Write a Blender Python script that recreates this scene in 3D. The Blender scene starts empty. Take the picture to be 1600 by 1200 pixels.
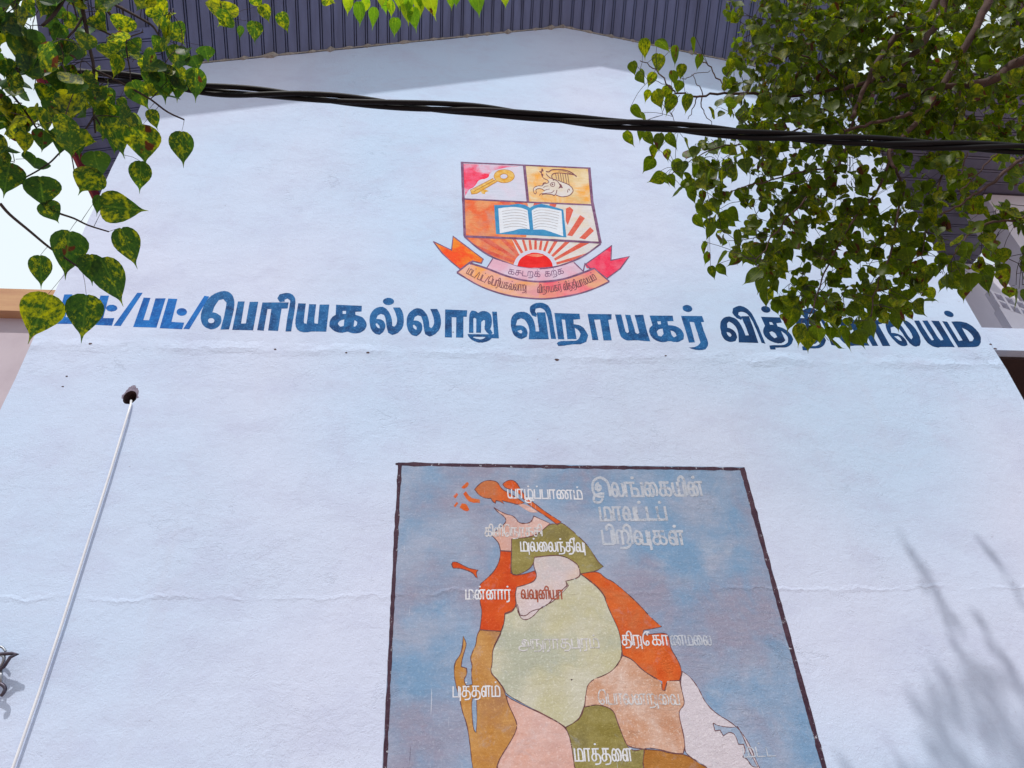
import bpy, bmesh, math, random
import numpy as np
from mathutils import Vector, Matrix
from mathutils.geometry import tessellate_polygon

random.seed(7)
rng = np.random.default_rng(7)
D = bpy.data
SC = bpy.context.scene
COL = SC.collection

# ------------------------------------------------------------------ camera
FPX = 1109.0                                   # focal length in pixels of a 1600 px wide frame
def nrm(v):
    v = np.array(v, float)
    return v / np.linalg.norm(v)
_Z = nrm((-88, 1495, -FPX))
_X = np.array((10700, -193, -FPX), float)
_X = nrm(_X - _Z * _X.dot(_Z))
_Y = np.cross(_Z, _X)
RC = np.array([_X, _Y, _Z])
CAM = np.array([0.0, -4.0, 1.5])
cd = D.cameras.new('camera')
cam = D.objects.new('camera', cd)
COL.objects.link(cam)
cd.sensor_fit = 'HORIZONTAL'
cd.sensor_width = 36.0
cd.lens = 36.0 * FPX / 1600.0
cd.clip_start = 0.05
cd.clip_end = 2000
M = Matrix([list(RC[0]) + [CAM[0]], list(RC[1]) + [CAM[1]], list(RC[2]) + [CAM[2]], [0, 0, 0, 1]])
cam.matrix_world = M
SC.camera = cam

def ray(px, py):
    return RC @ np.array([px - 800, 600 - py, -FPX]) / FPX
def wallpt(px, py, y=0.0):
    d = ray(px, py)
    return CAM + d * ((y - CAM[1]) / d[1])
def at(px, py, dep):
    return CAM + ray(px, py) * dep

# ------------------------------------------------------------------ light
SUN_DIR = nrm((0.46, 1.0, -1.65))              # the way the light travels
w = D.worlds.new('World')
SC.world = w
w.use_nodes = True
nt = w.node_tree
nt.nodes.clear()
N = nt.nodes.new
L = nt.links.new
out = N('ShaderNodeOutputWorld')
bg = N('ShaderNodeBackground')
sky = N('ShaderNodeTexSky')
sky.sky_type = 'NISHITA'
sky.sun_disc = False
sky.sun_elevation = math.asin(-SUN_DIR[2])
sky.sun_rotation = math.atan2(-SUN_DIR[0], -SUN_DIR[1])
sky.dust_density = 2.5
tc = N('ShaderNodeTexCoord')
nz = N('ShaderNodeTexNoise')
nz.inputs['Scale'].default_value = 2.2
nz.inputs['Detail'].default_value = 6
rp = N('ShaderNodeValToRGB')
rp.color_ramp.elements[0].position = 0.22
rp.color_ramp.elements[1].position = 0.50
mx = N('ShaderNodeMix')
mx.data_type = 'RGBA'
mx.inputs['B'].default_value = (8.2, 9.1, 9.6, 1)
L(tc.outputs['Generated'], nz.inputs['Vector'])
L(nz.outputs['Fac'], rp.inputs['Fac'])
L(rp.outputs['Color'], mx.inputs['Factor'])
L(sky.outputs['Color'], mx.inputs['A'])
L(mx.outputs['Result'], bg.inputs['Color'])
bg.inputs['Strength'].default_value = 0.1
L(bg.outputs['Background'], out.inputs['Surface'])
ld = D.lights.new('sun', 'SUN')
ld.energy = 2.9
ld.angle = math.radians(1.2)
ld.color = (1.0, 0.95, 0.88)
lo = D.objects.new('sun', ld)
COL.objects.link(lo)
lo.location = (-3, -10, 20)
lo.rotation_euler = Vector(SUN_DIR).to_track_quat('-Z', 'Y').to_euler()
SC.view_settings.view_transform = 'Standard'
SC.view_settings.look = 'None'
SC.view_settings.gamma = 1.0
SC.view_settings.exposure = 0.08
SC.cycles.max_bounces = 8
SC.cycles.transparent_max_bounces = 12

# ------------------------------------------------------------------ object helpers
def link(name, me, parent=None, mat=None):
    o = D.objects.new(name, me)
    COL.objects.link(o)
    if parent is not None:
        o.parent = parent
    if mat is not None and me is not None:
        me.materials.append(mat)
    return o
def tag(o, label, cat=None, group=None, kind=None):
    if label: o['label'] = label
    if cat: o['category'] = cat
    if group: o['group'] = group
    if kind: o['kind'] = kind
    return o
def thing(name, label, cat, loc=(0, 0, 0)):
    o = D.objects.new(name, None)
    o.empty_display_size = 0.2
    COL.objects.link(o)
    return tag(o, label, cat)
class MB:
    def __init__(s):
        s.v, s.f = [], []
    def add(s, verts, faces):
        b = len(s.v)
        s.v += [tuple(map(float, p)) for p in verts]
        s.f += [tuple(i + b for i in f) for f in faces]
    def box(s, a, b):
        (x0, y0, z0), (x1, y1, z1) = a, b
        s.add([(x0, y0, z0), (x1, y0, z0), (x1, y1, z0), (x0, y1, z0), (x0, y0, z1), (x1, y0, z1), (x1, y1, z1), (x0, y1, z1)],
              [(0, 3, 2, 1), (4, 5, 6, 7), (0, 1, 5, 4), (1, 2, 6, 5), (2, 3, 7, 6), (3, 0, 4, 7)])
    def tube(s, pts, r, n=8, cap=True):
        pts = [np.array(p, float) for p in pts]
        rs = r if hasattr(r, '__len__') else [r] * len(pts)
        ref = np.array((0.31, 0.42, 0.85))
        base = len(s.v)
        u = None
        for i, p in enumerate(pts):
            t = nrm(pts[min(i + 1, len(pts) - 1)] - pts[max(i - 1, 0)])
            if u is None:
                u = np.cross(t, ref)
                if np.linalg.norm(u) < 1e-3: u = np.cross(t, (1, 0, 0))
            u = nrm(u - t * u.dot(t))
            v = np.cross(t, u)
            for k in range(n):
                a = 2 * math.pi * k / n
                s.v.append(tuple(p + rs[i] * (math.cos(a) * u + math.sin(a) * v)))
        for i in range(len(pts) - 1):
            for k in range(n):
                a, b = base + i * n + k, base + i * n + (k + 1) % n
                s.f.append((a, b, b + n, a + n))
        if cap:
            s.f.append(tuple(base + k for k in reversed(range(n))))
            e = base + (len(pts) - 1) * n
            s.f.append(tuple(e + k for k in range(n)))
    def build(s, name, mat, parent=None, smooth=False):
        me = D.meshes.new(name)
        me.from_pydata(s.v, [], s.f)
        me.update()
        if smooth:
            me.polygons.foreach_set('use_smooth', [True] * len(me.polygons))
        return link(name, me, parent, mat)
def spline(pts, k=5, closed=False):
    P = [np.array(p, float) for p in pts]
    n = len(P)
    if n < 3: return P
    o = []
    for i in range(n if closed else n - 1):
        g = (lambda j: P[j % n]) if closed else (lambda j: P[max(0, min(n - 1, j))])
        a, b, c, d = g(i - 1), g(i), g(i + 1), g(i + 2)
        for q in range(k):
            t = q / k
            o.append(0.5 * (2 * b + (c - a) * t + (2 * a - 5 * b + 4 * c - d) * t * t + (3 * b - a - 3 * c + d) * t ** 3))
    if not closed: o.append(P[-1])
    return o

# ------------------------------------------------------------------ materials
class NG:
    def __init__(s, name):
        s.m = D.materials.new(name)
        s.m.use_nodes = True
        s.t = s.m.node_tree
        s.b = s.t.nodes['Principled BSDF']
        s.o = s.t.nodes['Material Output']
        s.b.inputs['Roughness'].default_value = 0.85
        s.geo = s.t.nodes.new('ShaderNodeNewGeometry')
    def n(s, typ, **kw):
        x = s.t.nodes.new(typ)
        for k, v in kw.items(): setattr(x, k, v)
        return x
    def l(s, a, b): s.t.links.new(a, b)
    def val(s, sock, v):
        if hasattr(v, 'links') or hasattr(v, 'is_linked'): s.l(v, sock)
        else: sock.default_value = v
    def noise(s, scale, detail=4, rough=0.55, vec=None, dist=0.0):
        x = s.n('ShaderNodeTexNoise')
        x.inputs['Scale'].default_value = scale
        x.inputs['Detail'].default_value = detail
        x.inputs['Roughness'].default_value = rough
        x.inputs['Distortion'].default_value = dist
        s.l(vec if vec is not None else s.geo.outputs['Position'], x.inputs['Vector'])
        return x.outputs['Fac']
    def scaled(s, sc, loc=(0, 0, 0), vec=None):
        x = s.n('ShaderNodeMapping')
        x.inputs['Scale'].default_value = sc
        x.inputs['Location'].default_value = loc
        s.l(vec if vec is not None else s.geo.outputs['Position'], x.inputs['Vector'])
        return x.outputs['Vector']
    def ramp(s, fac, *stops):
        x = s.n('ShaderNodeValToRGB')
        e = x.color_ramp.elements
        while len(e) < len(stops): e.new(0.5)
        for i, (p, c) in enumerate(stops):
            e[i].position = p
            e[i].color = (c, c, c, 1) if not hasattr(c, '__len__') else (*c[:3], 1)
        s.l(fac, x.inputs['Fac'])
        return x.outputs['Color']
    def mix(s, f, a, b, blend='MIX'):
        x = s.n('ShaderNodeMix', data_type='RGBA', blend_type=blend)
        for sock, v in ((x.inputs['Factor'], f), (x.inputs['A'], a), (x.inputs['B'], b)):
            if hasattr(v, 'links'): s.l(v, sock)
            elif hasattr(v, '__len__'): sock.default_value = (*v[:3], 1)
            else: sock.default_value = v
        return x.outputs['Result']
    def math(s, op, a, b=0.0, c=0.0):
        x = s.n('ShaderNodeMath', operation=op)
        for sock, v in zip(x.inputs, (a, b, c)):
            if hasattr(v, 'links'): s.l(v, sock)
            else: sock.default_value = v
        return x.outputs[0]
    def color(s, c):
        s.l(c, s.b.inputs['Base Color'])
        return s
    def bump(s, h, strength=0.5, dist=0.01):
        x = s.n('ShaderNodeBump')
        x.inputs['Strength'].default_value = strength
        x.inputs['Distance'].default_value = dist
        s.l(h, x.inputs['Height'])
        s.l(x.outputs['Normal'], s.b.inputs['Normal'])
        return s
def plaster_height(g):
    """hand-thrown plaster: broad waves, trowel ridges, fine grit, and ragged lines where the coats of two days meet"""
    sep = g.n('ShaderNodeSeparateXYZ')
    g.l(g.geo.outputs['Position'], sep.inputs[0])
    X, Zc = sep.outputs['X'], sep.outputs['Z']
    broad = g.noise(1.3, 3, 0.5)
    lump = g.noise(6.0, 4, 0.6)
    trow = g.noise(1.0, 5, 0.65, g.scaled((4.0, 1, 13.0)), 0.6)
    grit = g.noise(95.0, 3, 0.7)
    h = g.math('MULTIPLY', broad, 1.5)
    h = g.math('MULTIPLY_ADD', lump, 0.20, h)
    h = g.math('MULTIPLY_ADD', g.ramp(trow, (0.50, 0.0), (0.66, 1.0)), 0.02, h)
    h = g.math('MULTIPLY_ADD', g.noise(26.0, 4, 0.7), 0.20, h)
    h = g.math('MULTIPLY_ADD', grit, 0.15, h)
    patch = g.ramp(g.noise(0.9, 2, 0.5, g.scaled((1, 1, 1), (8, 2, 3))), (0.44, 0.0), (0.66, 1.0))
    band = g.math('SUBTRACT', 1.0, g.math('MINIMUM', g.math('DIVIDE', g.math('ABSOLUTE', g.math('SUBTRACT', Zc, 4.70)), 0.28), 1.0))
    mask = g.math('MINIMUM', g.math('ADD', patch, band), 1.0)
    # picked and torn surface: thin furrows where a warped noise crosses zero, crowded in patches
    furrow = g.math('ABSOLUTE', g.math('SUBTRACT', g.noise(1.0, 6, 0.68, g.scaled((3.4, 1, 6.4), (3, 0, 7)), 0.9), 0.5))
    furrow = g.ramp(furrow, (0.0, 1.0), (0.022, 0.0))
    keep = g.ramp(g.noise(3.1, 5, 0.7, g.scaled((1, 1, 1), (12, 0, 6))), (0.56, 0.0), (0.63, 1.0))
    h = g.math('MULTIPLY_ADD', g.math('MULTIPLY', g.math('MULTIPLY', furrow, keep), g.math('MULTIPLY_ADD', mask, 0.85, 0.20)), -0.18, h)
    tear = g.ramp(g.noise(15.0, 6, 0.75, g.scaled((1, 1, 1.5), (2, 0, 9)), 0.5), (0.50, 0.0), (0.56, 1.0))
    h = g.math('MULTIPLY_ADD', g.math('MULTIPLY', tear, mask), 0.055, h)
    dab = g.ramp(g.noise(2.6, 5, 0.65, g.scaled((1, 1, 1.4), (6, 0, 2)), 0.7), (0.47, 0.0), (0.52, 1.0))
    h = g.math('MULTIPLY_ADD', dab, 0.035, h)
    wob = g.math('MULTIPLY_ADD', g.noise(2.2, 5, 0.7), 0.22, -0.11)
    for z0, wd, amt in ((4.76, 0.060, 0.55), (2.97, 0.02, 0.22)):
        d = g.math('ABSOLUTE', g.math('SUBTRACT', g.math('ADD', Zc, wob), z0))
        lin = g.math('SUBTRACT', 1.0, g.math('MINIMUM', g.math('DIVIDE', d, wd), 1.0))
        broken = g.ramp(g.noise(1.7, 4, 0.6, g.scaled((1, 1, 1), (z0, 0, 0))), (0.40, 0.0), (0.56, 1.0))
        h = g.math('MULTIPLY_ADD', g.math('MULTIPLY', lin, broken), amt, h)
    return h
def mat_wall():
    g = NG('whitewash')
    a = g.mix(g.ramp(g.noise(0.33, 2, 0.5, g.scaled((1, 1, 1), (2.3, 0, 5.1))), (0.40, 0.0), (0.62, 1.0)), (0.48, 0.61, 0.81), (0.56, 0.615, 0.785))
    st = g.ramp(g.noise(0.9, 6, 0.65, g.scaled((2.2, 1, 3.6))), (0.48, 0.0), (0.74, 1.0))
    a = g.mix(g.math('MULTIPLY', st, 0.52), a, (0.44, 0.47, 0.65))
    run = g.ramp(g.noise(1.0, 5, 0.6, g.scaled((7.0, 1, 0.55), (5, 0, 0))), (0.56, 0.0), (0.80, 1.0))
    a = g.mix(g.math('MULTIPLY', run, 0.22), a, (0.50, 0.52, 0.64))
    smg = g.ramp(g.noise(3.4, 7, 0.72, g.scaled((0.8, 1, 2.2), (1, 0, 4)), 0.8), (0.52, 0.0), (0.66, 1.0))
    a = g.mix(g.math('MULTIPLY', smg, 0.22), a, (0.46, 0.49, 0.64))
    wv = g.n('ShaderNodeTexVoronoi', feature='DISTANCE_TO_EDGE')
    wv.inputs['Scale'].default_value = 1.1
    wn = g.n('ShaderNodeTexNoise'); wn.inputs['Scale'].default_value = 2.5; wn.inputs['Detail'].default_value = 6
    g.l(g.geo.outputs['Position'], wn.inputs['Vector'])
    wa = g.n('ShaderNodeVectorMath', operation='MULTIPLY_ADD')
    g.l(wn.outputs['Color'], wa.inputs[0]); wa.inputs[1].default_value = (0.5, 0.5, 0.9); g.l(g.geo.outputs['Position'], wa.inputs[2])
    g.l(wa.outputs[0], wv.inputs['Vector'])
    ck = g.math('MULTIPLY', g.ramp(wv.outputs['Distance'], (0.0, 1.0), (0.006, 0.0)), g.ramp(g.noise(0.8, 3, 0.6, g.scaled((1, 1, 1), (4, 0, 9))), (0.52, 0.0), (0.60, 1.0)))
    a = g.mix(g.math('MULTIPLY', ck, 0.12), a, (0.30, 0.31, 0.42))
    spk = g.ramp(g.noise(19.0, 3, 0.6, g.scaled((1, 1, 1.6))), (0.71, 0.0), (0.75, 1.0))
    a = g.mix(g.math('MULTIPLY', spk, 0.55), a, (0.30, 0.29, 0.36))
    g.color(a)
    g.b.inputs['Specular IOR Level'].default_value = 0.15
    g.bump(plaster_height(g), 0.62, 0.020)
    return g.m
def mat_paint(name, c1, c2=None, sc=6.0, lo=0.38, hi=0.62, speck=0.25, worn=0.0, wc=(0.66, 0.70, 0.80), c3=None, detail=5, brush=0.28, drip=False):
    """flat wall paint, brushed on unevenly over the same plaster; 'worn' lets the undercoat show"""
    g = NG(name)
    c2 = c2 or tuple(x * 1.5 + 0.01 for x in c1)
    loc = (hash(name) % 17, 0, sum(map(ord, name)) % 13)
    loc = (sum(map(ord, name)) % 17, 0, len(name))
    a = g.mix(g.ramp(g.noise(sc, detail, 0.6, g.scaled((1, 1, 1), loc), 0.4), (lo, 0.0), (hi, 1.0)), c1, c2)
    if c3:
        a = g.mix(g.ramp(g.noise(sc * 0.7, detail, 0.6, g.scaled((1, 1, 1), (loc[2], 0, loc[0])), 0.3), (0.48, 0.0), (0.63, 1.0)), a, c3)
    br = g.ramp(g.noise(9.0, 5, 0.7, g.scaled((0.7, 1, 4.5), (loc[2], 0, 1)), 0.5), (0.40, 0.0), (0.70, 1.0))
    a = g.mix(g.math('MULTIPLY', br, brush), a, tuple(x * 0.62 for x in c1))
    if drip:
        dr = g.ramp(g.noise(1.0, 2, 0.5, g.scaled((75, 1, 3.2), (2, 0, 5))), (0.735, 0.0), (0.775, 1.0))
        a = g.mix(g.math('MULTIPLY', dr, 0.6), a, (0.62, 0.66, 0.74))
        dk = g.ramp(g.noise(1.0, 2, 0.5, g.scaled((60, 1, 4.5), (8, 0, 3))), (0.755, 0.0), (0.78, 1.0))
        a = g.mix(g.math('MULTIPLY', dk, 0.7), a, (0.08, 0.07, 0.11))
        rub = g.ramp(g.noise(7.0, 8, 0.75, g.scaled((1, 1, 1), (5, 0, 8)), 0.6), (0.56, 0.0), (0.70, 1.0))
        a = g.mix(g.math('MULTIPLY', rub, 0.32), a, (0.42, 0.45, 0.54))
    sp = g.ramp(g.noise(70.0, 3, 0.7), (0.54, 0.0), (0.70, 1.0))
    a = g.mix(g.math('MULTIPLY', sp, speck), a, tuple(min(1, x * 2.2 + 0.10) for x in c2))
    if worn > 0:
        wn = g.ramp(g.noise(26.0, 6, 0.75, g.scaled((1, 1, 1), (9, 0, 2))), (0.62 - worn * 0.3, 0.0), (0.70 - worn * 0.3, 1.0))
        a = g.mix(wn, a, wc)
    g.color(a)
    g.b.inputs['Specular IOR Level'].default_value = 0.15
    g.b.inputs['Roughness'].default_value = 0.75
    g.bump(plaster_height(g), 0.62, 0.020)
    return g.m
def mat_plain(name, c1, c2=None, sc=8.0, rough=0.7, metal=0.0, bump=0.15, stretch=(1, 1, 1)):
    g = NG(name)
    c2 = c2 or tuple(x * 0.7 for x in c1)
    v = g.scaled(stretch)
    f = g.noise(sc, 5, 0.6, v)
    g.color(g.mix(g.ramp(f, (0.35, 0.0), (0.68, 1.0)), c1, c2))
    g.b.inputs['Roughness'].default_value = rough
    g.b.inputs['Metallic'].default_value = metal
    if bump: g.bump(g.noise(sc * 5, 4, 0.6, v), bump, 0.006)
    return g.m
def wear(m, lo, hi, sc=30.0, big=3.0):
    t = m.node_tree
    o, b = t.nodes['Material Output'], t.nodes['Principled BSDF']
    g_ = t.nodes.new('ShaderNodeNewGeometry')
    f = []
    for q, d in ((sc, 6), (big, 3)):
        x = t.nodes.new('ShaderNodeTexNoise'); x.inputs['Scale'].default_value = q; x.inputs['Detail'].default_value = d; x.inputs['Roughness'].default_value = 0.7
        t.links.new(g_.outputs['Position'], x.inputs['Vector']); f.append(x.outputs['Fac'])
    a = t.nodes.new('ShaderNodeMath'); a.operation = 'MULTIPLY_ADD'
    t.links.new(f[1], a.inputs[0]); a.inputs[1].default_value = 0.6; t.links.new(f[0], a.inputs[2])
    r = t.nodes.new('ShaderNodeValToRGB'); r.color_ramp.elements[0].position = lo; r.color_ramp.elements[1].position = hi
    h = t.nodes.new('ShaderNodeMath'); h.operation = 'MULTIPLY'; h.inputs[1].default_value = 0.8
    t.links.new(a.outputs[0], h.inputs[0]); t.links.new(h.outputs[0], r.inputs['Fac'])
    tr = t.nodes.new('ShaderNodeBsdfTransparent'); mx_ = t.nodes.new('ShaderNodeMixShader')
    t.links.new(r.outputs['Color'], mx_.inputs[0]); t.links.new(b.outputs[0], mx_.inputs[1]); t.links.new(tr.outputs[0], mx_.inputs[2])
    t.links.new(mx_.outputs[0], o.inputs['Surface'])
    return m
def lowspec(m, v=0.15):
    m.node_tree.nodes['Principled BSDF'].inputs['Specular IOR Level'].default_value = v
    return m
def mat_leaf(name, dark, mid, yel, yamt, trans=0.5, brown=0.25):
    g = NG(name)
    uv = g.n('ShaderNodeUVMap', uv_map='leaf')
    sep = g.n('ShaderNodeSeparateXYZ')
    g.l(uv.outputs['UV'], sep.inputs[0])
    U, V = sep.outputs['X'], sep.outputs['Y']
    at_ = g.n('ShaderNodeAttribute', attribute_name='rnd')
    rs = g.n('ShaderNodeSeparateColor')
    g.l(at_.outputs['Color'], rs.inputs[0])
    R0, R1, R2 = rs.outputs
    off = g.n('ShaderNodeVectorMath', operation='MULTIPLY_ADD')
    g.l(at_.outputs['Color'], off.inputs[0])
    off.inputs[1].default_value = (60, 60, 60)
    g.l(uv.outputs['UV'], off.inputs[2])
    P = off.outputs[0]
    blotch = g.noise(3.2, 5, 0.7, P, 0.5)
    fine = g.noise(11.0, 4, 0.7, P)
    base = g.mix(R1, dark, mid)
    base = g.mix(g.ramp(fine, (0.35, 0.0), (0.7, 1.0)), base, tuple(x * 1.35 for x in mid))
    ya = g.math('MULTIPLY_ADD', R0, 0.34 * yamt, -0.10 * yamt)
    yf = g.ramp(g.math('ADD', g.math('MULTIPLY_ADD', fine, 0.34, g.math('MULTIPLY', blotch, 0.66)), ya), (0.55, 0.0), (0.68, 1.0))
    c = g.mix(yf, base, yel)
    bf = g.ramp(g.math('MULTIPLY_ADD', R2, brown, g.noise(1.9, 3, 0.5, g.scaled((1, 1, 1), (31, 7, 3), P))), (0.74, 0.0), (0.77, 1.0))
    c = g.mix(bf, c, (0.055, 0.014, 0.012))
    # midrib and side veins
    au = g.math('ABSOLUTE', g.math('SUBTRACT', U, 0.5))
    rib = g.ramp(au, (0.012, 1.0), (0.03, 0.0))
    vein = g.math('FRACT', g.math('MULTIPLY', g.math('SUBTRACT', V, g.math('MULTIPLY', au, 0.55)), 8.0))
    vein = g.ramp(g.math('ABSOLUTE', g.math('SUBTRACT', vein, 0.5)), (0.0, 0.16), (0.06, 0.0))
    c = g.mix(g.math('MAXIMUM', g.math('MULTIPLY', rib, 0.30), vein), c, (mid[0] * 3 + 0.02, mid[1] * 2.4 + 0.02, mid[2] * 2 + 0.01))
    g.color(c)
    g.b.inputs['Roughness'].default_value = 0.42
    g.b.inputs['Specular IOR Level'].default_value = 0.20
    g.bump(g.math('ADD', fine, g.math('MULTIPLY', vein, 0.6)), 0.25, 0.003)
    tr = g.n('ShaderNodeBsdfTranslucent')
    g.l(g.mix(1.0, c, (2.8, 2.9, 0.9), 'MULTIPLY'), tr.inputs['Color'])
    ms = g.n('ShaderNodeMixShader')
    ms.inputs[0].default_value = trans
    g.l(g.b.outputs[0], ms.inputs[1])
    g.l(tr.outputs[0], ms.inputs[2])
    g.l(ms.outputs[0], g.o.inputs['Surface'])
    return g.m

M_WALL = mat_wall()
M_SHEET = mat_plain('blue_grey_sheet_metal', (0.125, 0.165, 0.325), (0.085, 0.113, 0.225), 3.0, 0.5, 0.0, 0.05, stretch=(3.5, 0.5, 0.6))
M_SHEET2 = mat_plain('grey_sheet_metal', (0.10, 0.085, 0.125), (0.07, 0.06, 0.09), 3.0, 0.5, 0.0, 0.05)
M_RED = mat_plain('red_fascia_paint', (0.22, 0.014, 0.03), (0.15, 0.012, 0.024), 5.0, 0.5)
M_GAPLIGHT = mat_plain('painted_gap_light', (0.36, 0.34, 0.32), (0.2, 0.19, 0.18), 30.0, 0.95)  # pale grey standing in for specks of daylight along the wall top
M_SIDE = mat_plain('mauve_wall_paint', (0.50, 0.44, 0.50), (0.44, 0.38, 0.44), 3.0, 0.85)
M_COPE = mat_plain('tan_coping', (0.52, 0.31, 0.17), (0.40, 0.20, 0.12), 4.0, 0.85, stretch=(0.4, 1, 2))
M_WHITE2 = mat_plain('white_wall_paint', (0.66, 0.64, 0.72), (0.56, 0.54, 0.62), 2.5, 0.85, stretch=(1, 1, 0.5))
M_ROOM_SHADE = mat_plain('painted_room_shade', (0.018, 0.008, 0.008), None, 4.0, 0.9)  # near-black, the shade of the open ground floor put into the colour
M_HOLE = mat_plain('broken_brick', (0.10, 0.06, 0.07), (0.05, 0.03, 0.035), 40.0, 0.95, bump=0.8)
M_PVC = mat_plain('white_conduit_plastic', (0.74, 0.75, 0.80), (0.66, 0.67, 0.74), 6.0, 0.45, bump=0.03)
M_CABLE = mat_plain('black_cable_sheath', (0.004, 0.003, 0.005), (0.002, 0.0015, 0.003), 12.0, 0.6, bump=0.05)
lowspec(M_CABLE, 0.2)
M_STEEL = mat_plain('dark_steel', (0.10, 0.09, 0.12), (0.04, 0.03, 0.05), 30.0, 0.4, 0.7)
M_GALV = mat_plain('galvanised_steel', (0.35, 0.38, 0.42), (0.2, 0.2, 0.24), 30.0, 0.4, 0.8)
M_BARK = mat_plain('grey_brown_bark', (0.085, 0.058, 0.052), (0.045, 0.03, 0.03), 14.0, 0.9, bump=0.5)
M_LIMB = mat_plain('red_brown_limb_bark', (0.085, 0.045, 0.038), (0.04, 0.022, 0.02), 20.0, 0.9, bump=0.4)
M_TWIG = mat_plain('twig_bark', (0.05, 0.032, 0.034), (0.028, 0.018, 0.02), 30.0, 0.85, bump=0.2)
M_GROUND = mat_plain('packed_earth', (0.38, 0.27, 0.24), (0.30, 0.21, 0.18), 1.5, 0.95, bump=0.4)
M_TILE = mat_plain('roof_sheet_top', (0.20, 0.11, 0.09), None, 3.0, 0.7)

# ------------------------------------------------------------------ ground
m = MB()
m.add([(-400, -400, 0), (400, -400, 0), (400, 400, 0), (-400, 400, 0)], [(0, 1, 2, 3)])
tag(m.build('ground', M_GROUND), 'packed bare earth in front of the school wall', None, None, 'structure')

# ------------------------------------------------------------------ the school building
XL, XR, APX, APZ, ZL, ZR = -2.77, 4.42, 1.35, 9.61, 8.25, 8.77
school = thing('school_building', 'tall white plastered gable end of the school, with a blue grey corrugated roof edge', 'building')
def rag(pts, amp, step):
    o = []
    for i, a in enumerate(pts):
        b = pts[(i + 1) % len(pts)]
        d = math.dist(a, b)
        k = max(1, int(d / step))
        for q in range(k):
            t = q / k
            o.append((a[0] + (b[0] - a[0]) * t + random.uniform(-amp, amp) * (q > 0), a[1] + (b[1] - a[1]) * t + random.uniform(-amp, amp) * (q > 0)))
    return o
hc = wallpt(203, 621)
hole = [(hc[0] + 0.043 * math.cos(a) * random.uniform(0.94, 1.06), hc[2] + 0.056 * math.sin(a) * random.uniform(0.94, 1.06)) for a in [2 * math.pi * k / 22 for k in range(22)]]
outer = rag([(XL, 0), (XR, 0), (XR, ZR), (APX, APZ), (XL, ZL)], 0.006, 0.22)
m = MB()
loops = [[Vector((x, z, 0)) for x, z in outer], [Vector((x, z, 0)) for x, z in hole]]
flat = outer + hole
m.add([(x, 0, z) for x, z in flat], tessellate_polygon(loops))
n = len(outer)
BEV = 0.02
b0 = len(m.v)
cx, cz = 0.8, 5.0
m.add([(x + (0.012 if x > cx else -0.012), BEV, z + 0.004) for x, z in outer], [])
m.add([(x + (0.012 if x > cx else -0.012), 0.3, z + 0.004) for x, z in outer], [])
for i in range(n):
    j = (i + 1) % n
    m.f.append((i, j, b0 + j, b0 + i))
    m.f.append((b0 + i, b0 + j, b0 + n + j, b0 + n + i))
m.f = [f for f in m.f]
gw = m.build('gable_wall', M_WALL, school)
bm = bmesh.new(); bm.from_mesh(gw.data); bmesh.ops.recalc_face_normals(bm, faces=bm.faces)
for f in bm.faces:
    if abs(f.normal.y) > 0.9 and f.calc_center_median().y < 0.001 and f.normal.y > 0: f.normal_flip()
bm.to_mesh(gw.data); bm.free()
m = MB()                                        # the broken cavity behind the hole
k = len(hole)
ring2 = [(hc[0] + (x - hc[0]) * 0.85, hc[2] + (z - hc[2]) * 0.85) for x, z in hole]
m.add([(x, 0.0005, z) for x, z in hole] + [(x, 0.10, z) for x, z in ring2] + [(hc[0], 0.12, hc[2])],
      [(i, (i + 1) % k, k + (i + 1) % k, k + i) for i in range(k)] + [(k + i, k + (i + 1) % k, 2 * k) for i in range(k)])
m.build('wall_hole', M_HOLE, school)
m = MB()
va = np.linspace(math.radians(-5), math.radians(190), 26)
inn = [(hc[0] + 0.041 * math.cos(a), hc[2] + 0.053 * math.sin(a)) for a in va]
outr = [(hc[0] + (0.047 + random.uniform(0, .012)) * math.cos(a), hc[2] + (0.062 + 0.030 * max(0, math.sin(a)) + random.uniform(-.006, .010)) * math.sin(a)) for a in va]
m.add([(x, -0.0016, z) for x, z in inn] + [(x, -0.0009, z) for x, z in outr], [(i, i + 1, 27 + i, 26 + i) for i in range(25)])
m.build('broken_rim', mat_plain('raw_render', (0.30, 0.27, 0.36), (0.17, 0.14, 0.20), 60.0, 0.95, bump=1.0), school)
# chipped plaster crumbs at the rim of the hole and small pits along the seam
m = MB()
for px, py, s in ((870, 562, 2.6), (115 + 26, 537, 2.0), (430, 546, 1.6), (541, 551, 1.6), (575, 551, 1.8), (104, 588, 1.2), (98, 604, 1.2), (1040, 556, 1.6), (1555, 545, 2.2), (1548, 538, 1.8), (708, 519, 0.9), (893, 1062, 0.9)):
    c = wallpt(px, py)
    r = s / 200
    pts = [(c[0] + r * 1.5 * math.cos(a) * random.uniform(0.6, 1.1), -0.0011, c[2] + r * math.sin(a) * random.uniform(0.6, 1.1)) for a in [k * math.pi / 4 for k in range(8)]]
    m = MB()
    m.add(pts, [tuple(range(8))])
    m.build('plaster_chip', M_HOLE, school)

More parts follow.
